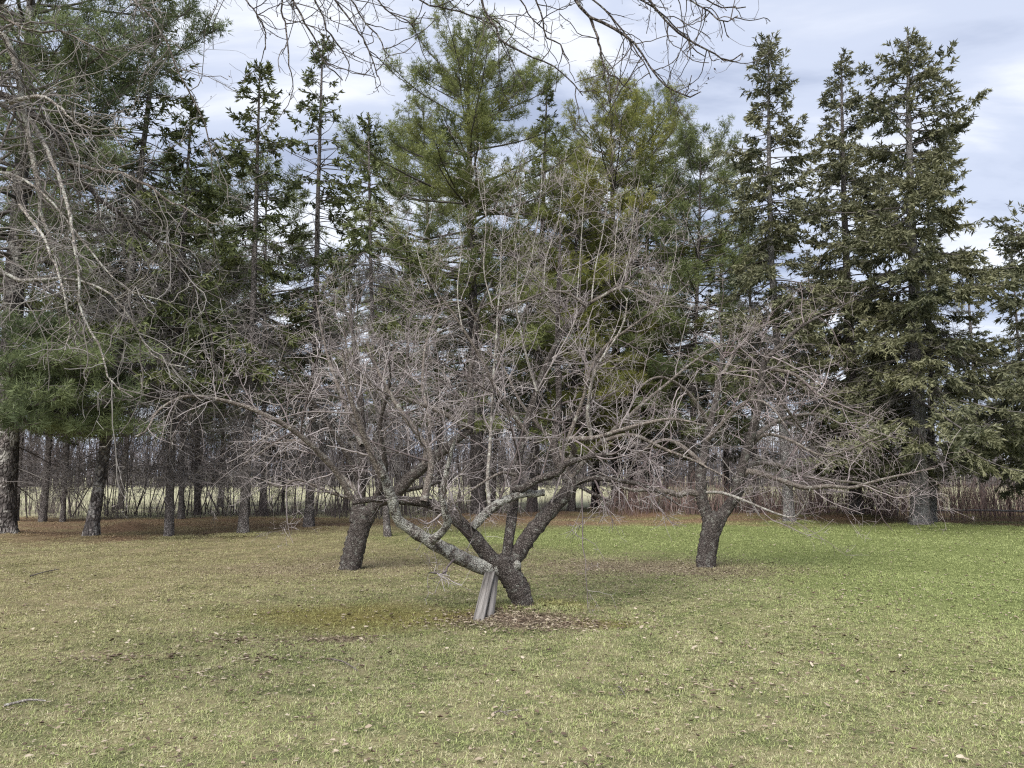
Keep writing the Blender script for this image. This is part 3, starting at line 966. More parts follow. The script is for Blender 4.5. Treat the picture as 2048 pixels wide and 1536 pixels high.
f0 = ground(1046, 1216)
f0[2] = float(hgt(f0[0], f0[1]))
main_limbs = [
    # the low lichened limb to the left, resting on the prop
    (dz((1003, 1138), (965, 1133), (930, 1120), (900, 1104), (850, 1078), (812, 1053), (795, 1040), (787, 1015), (776, 985), (764, 950), (744, 900), y=Y0, y1=8.9), .100, .045, Lc, .4),
    (dz((862, 1082), (880, 1068), (896, 1046), (890, 1028), (884, 990), (892, 940), (905, 880), y=9.15, y1=8.7), .052, .018, Lc, .8),
    (dz((764, 952), (740, 900), (722, 850), (700, 780), (690, 700), y=8.9, y1=8.5), .045, .014, Lb, 1.0),
    # the dark left limb
    (dz((1004, 1132), (985, 1122), (962, 1092), (937, 1062), (902, 1030), (872, 1013), (843, 1003), (800, 1000), (770, 997), (740, 997), (703, 1002), y=Y0, y1=9.2), .105, .030, D, .7),
    (dz((705, 1000), (673, 944), (645, 914), (622, 890), (582, 858), (547, 839), (488, 813), (422, 795), (371, 790), (332, 805), (305, 829), (293, 856), (270, 868), y=9.2, y1=8.0), .040, .010, Lb, 1.0),
    (dz((848, 1003), (856, 965), (863, 934), (860, 908), (839, 872), (812, 835), (788, 800), (757, 740), (735, 680), y=9.25, y1=9.7), .050, .013, Lb, 1.2),
    (dz((945, 1055), (972, 1026), (1003, 1003), (1020, 998), (1041, 990), (1062, 988), (1089, 987), y=9.4, y1=9.6), .056, .044, Lc, .3),
    (dz((980, 1012), (975, 960), (979, 905), (985, 800), (990, 690), (1000, 560), y=9.5, y1=9.9), .026, .008, Pl, 1.2),
    # upright middle limb
    (dz((1012, 1128), (1016, 1090), (1022, 1050), (1026, 1012), (1029, 982), (1032, 950), (1043, 885), (1052, 856), (1074, 783), (1099, 717), (1121, 677), (1154, 633), (1183, 604), (1227, 579), (1275, 545), (1310, 500), y=Y0 - .02, y1=10.4), .070, .012, D, .9),
    (dz((1154, 633), (1170, 612), (1130, 584), (1085, 583), (1037, 600), (985, 612), y=10.1, y1=9.4), .020, .008, Lb, 1.3),
    (dz((1183, 604), (1240, 575), (1263, 577), (1300, 592), (1340, 640), y=10.2, y1=9.7), .022, .007, Lb, 1.3),
    (dz((1030, 978), (1044, 977), (1078, 958), (1119, 944), (1133, 927), (1181, 912), (1230, 908), y=9.6, y1=9.2), .055, .022, D, .9),
    (dz((1030, 950), (1003, 946), (969, 963), (928, 992), (900, 1012), y=9.6, y1=8.9), .020, .008, Lb, .8),
    (dz((1050, 862), (1000, 790), (960, 715), (925, 660), (880, 600), (850, 560), y=9.8, y1=9.2), .032, .009, Lb, 1.3),
    (dz((1074, 783), (1050, 700), (1035, 610), (1038, 520), y=9.9, y1=10.2), .020, .006, Pl, 1.3),
    # the right limb
    (dz((1018, 1128), (1032, 1112), (1060, 1070), (1090, 1035), (1120, 1000), (1140, 977), (1150, 965), y=Y0, y1=9.95), .108, .082, D, .35),
    (dz((1148, 968), (1133, 956), (1123, 937), (1109, 910), (1109, 880), (1117, 820), (1118, 765), (1116, 640), (1128, 440), y=9.95, y1=10.3), .060, .010, D, .9),
    (dz((1148, 966), (1174, 958), (1215, 958), (1266, 965), (1310, 978), (1350, 1000), y=9.95, y1=9.2), .045, .012, D, 1.0),
    (dz((1152, 968), (1175, 980), (1200, 992), (1225, 1002), y=9.95, y1=9.5), .030, .018, D, .8),
    (dz((1143, 955), (1168, 922), (1200, 885), (1260, 830), (1330, 770), (1400, 715), (1480, 672), (1530, 655), y=9.95, y1=10.6), .034, .006, Lb, 1.0),
    (dz((1132, 928), (1150, 900), (1136, 878), (1183, 877), (1240, 862), (1300, 845), (1360, 838), (1420, 850), y=9.9, y1=9.1), .040, .012, Lb, 1.0),
    (dz((1136, 880), (1165, 800), (1182, 740), (1215, 690), (1270, 650), (1330, 610), y=9.8, y1=9.5), .030, .009, Lb, 1.2),
    (dz((1183, 877), (1175, 820), (1190, 740), (1240, 660), (1255, 600), y=9.7, y1=9.3), .026, .008, Pl, 1.2),
    (dz((1200, 885), (1260, 870), (1330, 900), (1400, 930), (1460, 965), y=9.8, y1=9.0), .028, .008, Lb, 1.0),
    # tall water sprouts
    (dz((1154, 600), (1160, 500), (1166, 395), (1170, 330), y=10.1, y1=10.2), .009, .0035, Pl, .7),
    (dz((1183, 604), (1190, 540), (1208, 450), (1217, 365), y=10.2, y1=10.4), .012, .0035, Pl, .7),
    (dz((1088, 583), (1092, 520), (1120, 430), (1136, 300), y=9.8, y1=10.0), .010, .0035, Pl, .7),
    (dz((1037, 600), (1062, 520), (1078, 420), (1087, 315), y=9.6, y1=9.7), .009, .0035, Pl, .7),
    (dz((985, 612), (968, 540), (972, 440), (965, 335), y=9.4, y1=9.5), .009, .0035, Pl, .7),
    (dz((1240, 578), (1256, 520), (1268, 430), (1277, 350), y=10.0, y1=10.1), .009, .0035, Pl, .7),
    (dz((925, 660), (915, 590), (922, 500), (918, 430), y=9.3, y1=9.4), .009, .0035, Pl, .7),
    (dz((1330, 612), (1340, 560), (1352, 500), (1350, 440), y=9.5, y1=9.5), .008, .0035, Pl, .7),
    (dz((1255, 602), (1230, 560), (1232, 480), (1245, 400), y=9.3, y1=9.4), .008, .0035, Pl, .7),
    (dz((1038, 522), (1030, 470), (1042, 400), (1040, 340), y=10.2, y1=10.2), .007, .0035, Pl, .7),
    (dz((860, 580), (838, 520), (830, 460), y=9.2, y1=9.2), .007, .0035, Pl, .7),
    (dz((1000, 562), (1005, 480), (1012, 410), y=9.9, y1=10), .007, .0035, Pl, .7),
    (dz((1144, 960), (1120, 905), (1085, 860), (1040, 800), (1010, 735), (975, 690), y=9.95, y1=10.8), .036, .009, Lb, 1.1),
]
main_tree = fruit_tree(
    'apple_tree', 'old bare apple tree in front with leaning trunk propped by grey boards', f0,
    [([f0 + np.array([0.03, 0.02, -0.12]), (1046, 1205, Y0 + .02), (1034, 1172, Y0), (1018, 1146, Y0), (1008, 1128, Y0), (1005, 1118, Y0)], .118, .150, D),
     ([(1012, 1140, Y0), (1024, 1134, Y0 - .03), (1038, 1128, Y0 - .04)], .085, .06, Lc)],
    main_limbs, 101,
    dict(n1=4.2, l1=(0.5, 1.7), up1=(-0.25, 0.95), n2=8.5, l2=(0.18, 0.62), up2=(-0.3, 0.6), n3=8.5, l3=(0.06, 0.30), up3=(-0.2, 0.5), n4=1.0, rmin=0.0021), M['twig'])

LV = dict(n1=4.4, l1=(0.6, 2.0), up1=(-0.5, 0.8), n2=7.0, l2=(0.25, 0.85), up2=(-0.6, 0.4), n3=6.0, l3=(0.08, 0.42), up3=(-0.4, 0.3), n4=0.7, rmin=0.0028)
f1 = ground(700, 1140); f1[2] = float(hgt(f1[0], f1[1]))
YL = float(f1[1])
left_limbs = [
    (dz((712, 1045), (716, 1010), (722, 960), (724, 900), (722, 830), (715, 750), (705, 670), (698, 590), y=YL, y1=YL + .3), .115, .012, D, .9),
    (dz((735, 1040), (748, 1008), (772, 996), (797, 982), (818, 957), (848, 932), (885, 902), (925, 870), (942, 850), (941, 765), (948, 690), (954, 633), (985, 560), y=YL, y1=YL - .6), .120, .013, D, .8),
    (dz((775, 994), (762, 940), (748, 896), (760, 850), (790, 800), (810, 740), (815, 660), (830, 580), y=YL, y1=YL + 1.4), .075, .012, D, 1.0),
    (dz((722, 965), (690, 900), (650, 840), (610, 780), (570, 730), (520, 710), y=YL, y1=YL - 1.2), .060, .010, D, 1.1),
    (dz((720, 985), (680, 950), (640, 905), (590, 880), (540, 890), (490, 925), y=YL, y1=YL + 1.4), .050, .009, Lb, 1.1),
    (dz((724, 890), (690, 810), (660, 730), (640, 650), (630, 590), y=YL, y1=YL + 1.0), .050, .010, Lb, 1.1),
    (dz((943, 855), (917, 845), (888, 827), (833, 805), (760, 779), (706, 746), (696, 700), (690, 640), y=YL - .4, y1=YL - 1.4), .048, .010, Lb, 1.0),
    (dz((848, 932), (860, 850), (845, 770), (850, 690), (880, 600), y=YL - .3, y1=YL + 1.2), .050, .010, Lb, 1.1),
    (dz((797, 982), (840, 975), (890, 960), (940, 945), (1000, 930), y=YL, y1=YL + 1.2), .050, .010, D, 1.1),
    (dz((742, 1020), (770, 940), (760, 850), (780, 760), (770, 680), y=YL, y1=YL - 1.6), .060, .010, D, 1.1),
    (dz((954, 640), (928, 608), (900, 605), (848, 619), y=YL - .6, y1=YL - 1), .022, .008, Lb, 1.2),
    (dz((716, 1000), (660, 985), (600, 960), (560, 975), (520, 960), y=YL, y1=YL - 1.0), .034, .008, Lb, 1.2),
]
fruit_tree('apple_tree', 'bare apple tree to the left behind the front one with a thick slanting trunk', f1,
           [([f1 + np.array([-.03, 0, -.15]), (703, 1125, YL), (712, 1085, YL), (722, 1050, YL), (732, 1020, YL)], .180, .165, D)],
           left_limbs, 102, LV, M['twig'])

f2 = ground(1411, 1134); f2[2] = float(hgt(f2[0], f2[1]))
YR = float(f2[1])
LVR = dict(LV); LVR.update(up1=(-0.75, 0.6), l1=(0.5, 1.7), l2=(0.25, 0.85), up2=(-0.7, 0.25), up3=(-0.5, 0.2), rmin=.0029, n1=4.2, n2=6.2)
right_limbs = [
    (dz((1402, 990), (1376, 984), (1356, 990), (1336, 983), (1290, 981), (1260, 981), (1225, 970), y=YR, y1=YR - .4), .065, .018, Lb, .8),
    (dz((1404, 1000), (1402, 950), (1410, 900), (1425, 830), (1440, 770), (1445, 700), (1440, 620), y=YR, y1=YR + .5), .100, .012, D, .9),
    (dz((1470, 995), (1480, 950), (1500, 880), (1520, 800), (1528, 730), (1560, 690), (1613, 645), (1714, 596), y=YR, y1=YR - .8), .095, .008, D, .9),
    (dz((1478, 975), (1492, 943), (1549, 956), (1609, 976), (1654, 972), (1702, 976), (1738, 966), (1775, 956), (1872, 935), y=YR, y1=YR - 1.2), .060, .009, Lb, .9),
    (dz((1480, 965), (1508, 927), (1569, 935), (1601, 950), (1654, 958), (1730, 968), (1790, 990), (1830, 985), y=YR, y1=YR + .8), .050, .009, Lb, .9),
    (dz((1404, 985), (1440, 985), (1476, 996), (1533, 1020), (1573, 1034), (1592, 1030), (1608, 1005), (1618, 975), y=YR, y1=YR - 1.0), .030, .008, Pl, .8),
    (dz((1528, 735), (1590, 750), (1640, 790), (1700, 815), (1760, 835), y=YR - .3, y1=YR - 1.2), .040, .008, Lb, 1.1),
    (dz((1525, 745), (1560, 800), (1600, 850), (1640, 900), (1670, 940), y=YR - .3, y1=YR + 1.0), .038, .008, Lb, 1.1),
    (dz((1420, 850), (1380, 790), (1340, 760), (1300, 760), (1260, 800), y=YR, y1=YR - 1.2), .045, .009, Lb, 1.1),
    (dz((1408, 930), (1360, 890), (1320, 880), (1280, 905), (1250, 940), y=YR, y1=YR + 1.2), .045, .009, Lb, 1.1),
    (dz((1445, 750), (1480, 690), (1530, 650), (1590, 620), y=YR, y1=YR + 1.5), .035, .008, Lb, 1.1),
    (dz((1500, 880), (1560, 840), (1640, 830), (1710, 870), (1750, 910), y=YR, y1=YR + 1.3), .045, .008, Lb, 1.1),
    (dz((1415, 880), (1460, 830), (1500, 800), (1540, 810), (1570, 850), y=YR, y1=YR - 1.8), .045, .009, Lb, 1.1),
    (dz((1495, 900), (1530, 870), (1580, 880), (1640, 910), (1690, 900), (1760, 870), y=YR, y1=YR - 1.6), .036, .008, Lb, 1.0),
]
fruit_tree('apple_tree', 'bare apple tree to the right with a short forked upright trunk', f2,
           [([f2 + np.array([0, 0, -.15]), (1412, 1120, YR), (1418, 1080, YR), (1424, 1050, YR), (1427, 1030, YR)], .165, .165, D),
            ([(1421, 1060, YR), (1414, 1030, YR), (1406, 1008, YR), (1402, 985, YR), (1404, 960, YR)], .115, .09, D),
            ([(1428, 1066, YR), (1442, 1035, YR), (1456, 1015, YR), (1470, 995, YR), (1480, 975, YR)], .115, .085, D)],
           right_limbs, 103, LVR, M['twig_red'])

# the tree that reaches in from beyond the left edge
f3 = np.array([-4.35, 4.3, 0.0]); f3[2] = float(hgt(f3[0], f3[1]))
w = lambda x, y, z: np.array([x, y, z], float)
FT = w(-4.1, 4.35, 3.0)
near_limbs = [
    ([FT, at(-130, 60, 4.6), at(-20, 60, 4.6), at(5, 110, 4.6), at(20, 205, 4.6), at(33, 328, 4.6), at(38, 400, 4.6), at(60, 470, 4.6), at(90, 530, 4.7), at(112, 600, 4.7)], .050, .010, Pl, 1.1),
    ([w(-4.2, 4.35, 2.4), at(-160, 180, 4.9), at(-30, 190, 4.9), at(22, 208, 4.9), at(73, 248, 4.9), at(109, 277, 4.9), at(135, 325, 4.9), at(160, 368, 5.0), at(193, 408, 5.0), at(233, 430, 5.0), at(277, 467, 5.1), at(328, 507, 5.2), at(372, 560, 5.3), at(420, 650, 5.4), at(434, 770, 5.4)], .062, .006, D, 1.1),
    ([FT, at(-150, -120, 5.2), at(100, -90, 5.2), at(266, 11, 5.2), at(321, 62, 5.2), at(350, 124, 5.2), at(368, 179, 5.2), at(386, 204, 5.3), at(401, 248, 5.3), at(419, 292, 5.3), at(428, 380, 5.4)], .030, .005, Lb, 1.2),
    ([FT, at(-120, 0, 4.3), at(0, 22, 4.3), at(36, 44, 4.3), at(80, 67, 4.3), at(135, 64, 4.4), at(175, 91, 4.4), at(204, 106, 4.4), at(260, 130, 4.5)], .026, .006, Lb, 1.2),
    ([w(-4.2, 4.35, 2.4), at(-140, 420, 4.5), at(-40, 500, 4.5), at(39, 555, 4.5), at(109, 555, 4.5), at(172, 555, 4.6), at(234, 578, 4.6), at(273, 614, 4.6), at(308, 668, 4.7), at(351, 707, 4.7), at(402, 719, 4.7)], .028, .005, Pl, 1.1),
    ([at(60, 235, 4.9), at(110, 330, 4.6), at(150, 450, 4.4), at(170, 540, 4.3), at(187, 629, 4.3), at(219, 676, 4.3), at(242, 723, 4.3), at(254, 750, 4.3), at(289, 778, 4.3)], .022, .005, Pl, 1.0),
    ([at(40, 410, 4.6), at(90, 480, 4.4), at(112, 560, 4.3), at(113, 676, 4.3)], .016, .005, Pl, .9),
    ([at(135, 325, 4.9), at(190, 340, 4.7), at(260, 350, 4.6), at(350, 400, 4.6), at(430, 440, 4.6)], .020, .005, Lb, 1.2),
    ([at(20, 205, 4.6), at(80, 190, 4.4), at(150, 240, 4.3), at(230, 245, 4.3)], .020, .005, Pl, 1.2),
    ([w(-4.2, 4.35, 2.4), at(-140, 330, 4.7), at(-20, 340, 4.7), at(60, 370, 4.6), at(150, 470, 4.6), at(230, 560, 4.6), at(330, 600, 4.7)], .024, .005, Pl, 1.2),
]
high_limbs = [
    # the high limb that passes over the viewer's head and hangs down along the top
    ([FT, w(-3.0, 4.3, 4.55), w(-1.6, 4.3, 5.15), w(0.0, 4.35, 5.35), w(1.2, 4.4, 5.2), w(1.9, 4.4, 4.9)], .085, .020, D, .0),
    ([w(-2.0, 4.3, 5.0), at(545, -40, 4.3), at(573, 44, 4.3), at(584, 95, 4.3), at(590, 150, 4.3)], .012, .004, D, 1.0),
    ([w(-1.8, 4.3, 5.05), at(550, -60, 4.4), at(591, 33, 4.4), at(617, 77, 4.4), at(635, 124, 4.4), at(657, 150, 4.4)], .013, .004, D, 1.1),
    ([w(-1.5, 4.3, 5.15), at(640, -60, 4.4), at(669, 0, 4.4), at(702, 44, 4.4), at(720, 91, 4.4), at(735, 120, 4.4), at(748, 160, 4.4)], .013, .004, D, 1.2),
    ([w(-1.3, 4.3, 5.2), at(690, -60, 4.2), at(740, 10, 4.2), at(775, 40, 4.2), at(808, 60, 4.2)], .012, .004, D, 1.3),
    ([w(-1.1, 4.3, 5.25), at(810, -60, 4.3), at(826, 0, 4.3), at(837, 15, 4.3), at(892, 40, 4.3), at(939, 58, 4.3), at(975, 90, 4.3)], .013, .004, D, 1.0),
    ([w(-0.8, 4.3, 5.3), at(930, -60, 4.2), at(959, 0, 4.2), at(983, 40, 4.2), at(988, 68, 4.2), at(1012, 80, 4.2), at(1067, 106, 4.2), at(1110, 135, 4.2), at(1140, 168, 4.2)], .016, .004, D, .9),
    ([w(-0.2, 4.35, 5.35), at(1060, -60, 4.3), at(1096, 0, 4.3), at(1107, 48, 4.3), at(1136, 58, 4.3), at(1160, 90, 4.3)], .012, .004, D, 1.0),
    ([w(0.0, 4.35, 5.35), at(1110, -80, 4.1), at(1154, 0, 4.1), at(1180, 33, 4.1), at(1227, 58, 4.1), at(1264, 88, 4.1), at(1300, 130, 4.1), at(1330, 178, 4.1), at(1365, 200, 4.1), at(1390, 212, 4.1), at(1420, 200, 4.1)], .019, .004, D, .9),
    ([w(0.4, 4.38, 5.3), at(1200, -90, 4.2), at(1290, -10, 4.2), at(1351, 55, 4.2), at(1398, 90, 4.2), at(1433, 109, 4.2), at(1456, 125, 4.2), at(1487, 105, 4.2)], .016, .004, D, 1.0),
    ([w(0.2, 4.36, 5.32), at(1150, -50, 4.4), at(1230, 30, 4.4), at(1290, 110, 4.4), at(1310, 150, 4.4)], .012, .004, D, 1.2),
    ([w(0.9, 4.4, 5.22), at(1340, -60, 4.3), at(1410, 0, 4.3), at(1445, 12, 4.3), at(1475, 4, 4.3)], .010, .004, D, 1.2),
    ([at(1180, 33, 4.1), at(1195, 90, 4.1), at(1205, 150, 4.1), at(1240, 195, 4.1)], .010, .004, D, 1.0),
    ([w(-1.9, 4.3, 5.02), at(480, -40, 4.5), at(505, 10, 4.5), at(530, 45, 4.5), at(545, 100, 4.5)], .010, .004, D, 1.1),
    ([w(-1.6, 4.3, 5.1), at(600, -60, 4.6), at(640, 20, 4.6), at(660, 70, 4.6), at(690, 130, 4.6)], .011, .004, D, 1.1),
    ([w(-1.4, 4.3, 5.15), at(660, -60, 4.1), at(705, 5, 4.1), at(745, 60, 4.1), at(770, 110, 4.1)], .011, .004, D, 1.1),
    ([w(0.3, 4.36, 5.32), at(1190, -60, 4.5), at(1260, 10, 4.5), at(1330, 60, 4.5), at(1380, 130, 4.5), at(1400, 150, 4.5)], .011, .004, D, 1.1),
    ([w(0.6, 4.38, 5.28), at(1260, -70, 4.0), at(1320, -10, 4.0), at(1380, 40, 4.0), at(1420, 70, 4.0), at(1450, 60, 4.0)], .011, .004, D, 1.1),
    ([w(-0.5, 4.32, 5.32), at(990, -70, 4.5), at(1040, 0, 4.5), at(1060, 30, 4.5), at(1095, 60, 4.5)], .010, .004, D, 1.2),
]
fruit_tree('bare_tree', 'near bare tree whose lichened limbs droop in from the left and along the top', f3,
           [([f3 + np.array([0, 0, -.1]), f3 + np.array([.05, .0, .9]), w(-4.25, 4.35, 1.7), w(-4.2, 4.35, 2.4), FT], .17, .11, D)],
           near_limbs, 104,
           dict(rs=0.72, wg=0.24, lw=0.009, n1=12.0, l1=(0.25, 1.05), up1=(-1.1, 0.2), n2=8.5, l2=(0.10, 0.42), up2=(-0.6, 0.5), n3=5.5, l3=(0.03, 0.16), up3=(-0.3, 0.5), n4=0.5, l4=(0.012, 0.04), rmin=0.0014, t1=(0.3, 1.0)), M['twig_near'], buds=True,
    more=(high_limbs, dict(rs=0.85, wg=0.20, lw=0.008, n1=8.5, l1=(0.15, 0.7), up1=(-0.7, 0.9), n2=10.0, l2=(0.05, 0.24), up2=(-0.2, 0.9), n3=7.0, l3=(0.015, 0.07), up3=(0.0, 0.8), n4=0.3, l4=(0.008, 0.02), rmin=0.0015, t1=(0.25, 1.0)), M['twig_silhouette']))

# ------------------------------------------------------------------ the wooden prop under the low limb
def weathered():
    n = NT('weathered_board')
    tcn = n.node('ShaderNodeTexCoord').outputs['Object']
    st = n.vmul(tcn, (34, 34, 1.3))
    a = n.noise(st, 1.0, 5, 0.7)
    b = n.noise(tcn, 6.0, 3)
    c = n.mix(n.step(a, 0.3, 0.72), (0.05, 0.046, 0.043), (0.27, 0.255, 0.243))
    c = n.mix(n.math('MULTIPLY', n.step(b, 0.5, 0.75), 0.4), c, (0.16, 0.14, 0.12))
    return n.bsdf(c, 0.88, 0.15, n.bump(a, 0.6, 0.006))


M['board'] = weathered()


def board(root, loc, bottom, top, wid, thick, face, seed):
    """a board from bottom to top; face = direction its broad side looks to."""
    rng = np.random.default_rng(seed)
    b, t = np.asarray(bottom, float), np.asarray(top, float)
    ax = t - b; L = np.linalg.norm(ax); ax /= L
    f = np.asarray(face, float); f = unit(f - f.dot(ax) * ax); s = np.cross(f, ax)
    g = Geo()
    K = 14
    prof = np.array([(-1, -.8), (-.92, -1), (.92, -1), (1, -.8), (1, .8), (.92, 1), (-.92, 1), (-1, .8)])
    rings = []
    for k in range(K):
        u = k / (K - 1)
        ww = wid / 2 * (1 + 0.03 * rng.normal()); bow = 0.008 * math.sin(u * 3)
        rings.append(np.stack([np.array([px_ * ww, py_ * thick / 2 + bow, u * L + (0.012 * rng.normal() if k in (0, K - 1) else 0)]) for px_, py_ in prof]))
    X = np.array(rings)
    k = np.arange(K - 1)[:, None] * 8; a = np.arange(8)[None]; bb = (a + 1) % 8
    q = np.stack([k + a, k + bb, k + 8 + bb, k + 8 + a], -1).reshape(-1, 4)
    X = np.vstack([X.reshape(-1, 3), [[0, 0, 0]], [[0, 0, L]]])
    t1 = [[(i + 1) % 8, i, K * 8] for i in range(8)] + [[(K - 1) * 8 + i, (K - 1) * 8 + (i + 1) % 8, K * 8 + 1] for i in range(8)]
    g.add(X, q=q, t=t1)
    o = g.build('board', M['board'], root)
    o.matrix_parent_inverse = Matrix.Identity(4)
    Mx = Matrix(((s[0], f[0], ax[0], b[0] - loc[0]), (s[1], f[1], ax[1], b[1] - loc[1]), (s[2], f[2], ax[2], b[2] - loc[2]), (0, 0, 0, 1)))
    o.matrix_local = Mx
    return o


pb = ground(954, 1242)
prop = thing('wooden_prop', 'pair of weathered grey boards propping up the low limb of the front tree', 'prop', (pb[0], pb[1], float(hgt(pb[0], pb[1]))))
pl = np.array(prop.location)
board(prop, pl, ground(954, 1244) + [0, 0, -.06], at(980, 1146, 9.42), .125, .04, (-.25, -1, .25), 1)
board(prop, pl, ground(977, 1240) + [0, .03, -.06], at(990, 1148, 9.50), .085, .04, (.55, -1, .2), 2)

# ------------------------------------------------------------------ thicket along the field edge
M['sapling'] = bark('sapling_bark', (0.045, 0.038, 0.036), (0.15, 0.13, 0.125), None, 0, 20, 0.5, 0.3, 0.01)
M['sapling_pale'] = bark('pale_sapling_bark', (0.17, 0.155, 0.145), (0.36, 0.34, 0.32), None, 0, 20, 0.5, 0.3, 0.01)
M['thicket_twig'] = twigmat('thicket_twig', (0.07, 0.058, 0.056), (0.20, 0.165, 0.165))
M['dogwood'] = twigmat('dogwood_stem', (0.13, 0.085, 0.08), (0.34, 0.25, 0.225))


def sapling(rng, h, r, matl, dens=1.0):
    pts = [(0, 0, -.1)]
    x = y = 0
    for k in range(1, 6):
        x += rng.normal(0, .08) * h / 4; y += rng.normal(0, .08) * h / 4
        pts.append((x, y, h * k / 5))
    P = spline(pts, 16)[None]; R = np.linspace(r, .006, 16)[None]
    g = Geo(); tubes(g, P, R, 6)
    g2 = Geo()
    P1, R1 = spawn(rng, P, R, int(16 * dens), (.36, 1), (.4, 1.3), (20, 60), .5, .12, 6, .5, .006)
    tubes(g2, P1, R1, 3, a=rng.uniform(0, .7, len(P1)))
    P2, R2 = spawn(rng, P1, R1, 5, (.2, 1), (.2, .7), (25, 60), .35, .12, 4, .7, .005)
    tubes(g2, P2, R2, 3, a=rng.uniform(0, 1, len(P2)))
    return g.mesh('sapling_stem', matl, True), g2.mesh('sapling_twigs', M['thicket_twig'], True)


rs = np.random.default_rng(77)
SAP = [sapling(rs, rs.uniform(3.2, 5.2), rs.uniform(.016, .034), M['sapling']) for _ in range(7)]
SAPP = [sapling(rs, rs.uniform(4.5, 7), rs.uniform(.03, .05), M['sapling_pale'], 1.2) for _ in range(4)]


def put_sapling(var, x, y, sc, rz, label, group):
    r_ = thing('bare_sapling', label, 'sapling', (x, y, float(hgt(x, y))), group)
    lean = .06 if rs.random() < .7 else .26
    r_.rotation_euler = (rs.normal(0, lean), rs.normal(0, lean), rz); r_.scale = (sc, sc, sc)
    for nm_, me in zip(('stem', 'twigs'), var):
        o = bpy.data.objects.new(nm_, me); COL.objects.link(o); o.parent = r_


for i in range(190):
    px = rs.uniform(-30, 1010)
    Y = rs.uniform(28.6, 34.5)
    put_sapling(SAP[i % 7], (px - 1024) / F_PX * Y, Y, rs.uniform(.6, 1.15), rs.uniform(0, 6.28), 'thin dark bare sapling in the thicket before the pale field', 'saplings of the thicket on the left')
for i in range(26):
    px = rs.uniform(1230, 2080)
    Y = rs.uniform(30, 42)
    put_sapling(SAPP[i % 4], (px - 1024) / F_PX * Y, Y, rs.uniform(.7, 1.1), rs.uniform(0, 6.28), 'pale slender bare sapling among the red-brown shrubs on the right', 'pale saplings on the right')


def shrub_mesh(rng, h, n, spread, matl):
    st = np.stack([rng.normal(0, spread * .5, n), rng.normal(0, spread * .5, n), np.full(n, -.05)], -1)
    d = unit(np.stack([rng.normal(0, .16, n), rng.normal(0, .16, n), np.ones(n)], -1))
    L = h * rng.uniform(.55, 1.1, n)
    P = np.empty((n, 5, 3)); P[:, 0] = st
    for k in range(1, 5):
        d = unit(d + rng.normal(0, .07, (n, 3)))
        P[:, k] = P[:, k - 1] + d * (L / 4)[:, None]
    R = np.full(n, .010)[:, None] * np.linspace(1, .4, 5)
    g = Geo(); tubes(g, P, R, 3, a=rng.uniform(0, 1, n))
    P1, R1 = spawn(rng, P, R, 3, (.3, 1), (.2, .6), (15, 45), .4, .1, 4, .7, .004)
    tubes(g, P1, R1, 3, a=rng.uniform(.2, 1, len(P1)))
    return g.mesh('shrub_stems', matl, True)


SHR = [shrub_mesh(rs, rs.uniform(1.3, 2.0), 60, 1.3, M['dogwood']) for _ in range(5)]
BRS = [shrub_mesh(rs, rs.uniform(1.2, 2.2), 45, 1.5, M['thicket_twig']) for _ in range(4)]
for i in range(50):
    px = 1225 + (2090 - 1225) * ((i * 0.61803) % 1) + rs.uniform(-15, 15)
    Y = rs.uniform(27.5, 35) if px > 1700 else rs.uniform(31, 38)
    x = (px - 1024) / F_PX * Y
    o = bpy.data.objects.new('dogwood_shrub', SHR[i % 5]); COL.objects.link(o)
    o.location = (x, Y, float(hgt(x, Y))); o.rotation_euler = (0, 0, rs.uniform(0, 6.28)); sc = rs.uniform(.75, 1.1); o.scale = (sc, sc, sc)
    tag(o, 'dense red-brown leafless shrub along the lawn edge on the right', 'shrub', 'red-brown shrubs on the right')
for i in range(60):
    px = -40 + 1150 * ((i * 0.61803) % 1) + rs.uniform(-20, 20)
    Y = rs.uniform(28.8, 33)
    x = (px - 1024) / F_PX * Y
    o = bpy.data.objects.new('bare_shrub', BRS[i % 4]); COL.objects.link(o)
    o.location = (x, Y, float(hgt(x, Y))); o.rotation_euler = (0, 0, rs.uniform(0, 6.28)); sc = rs.uniform(.35, .7); o.scale = (sc, sc, sc)
    tag(o, 'low grey leafless brush at the feet of the thicket saplings', 'shrub', 'grey brush of the thicket on the left')

# the pale pole lying along the shrubs on the right
a_, b_ = at(1872, 1021, 29.0), at(2110, 1025, 27.6)
mid_ = (a_ + b_) / 2
g = Geo()
Pp = spline([a_, mid_ + [0, .1, .03], b_], 12) - np.array([a_[0], a_[1], 0])
tubes(g, Pp, np.linspace(.028, .045, 12), 8, jit=.06, rng=rs)
o = g.build('fallen_pole', M['sapling_pale'], smooth=True); o.location = (a_[0], a_[1], 0)
tag(o, 'long thin pale pole lying level through the shrubs at the right edge', 'pole')

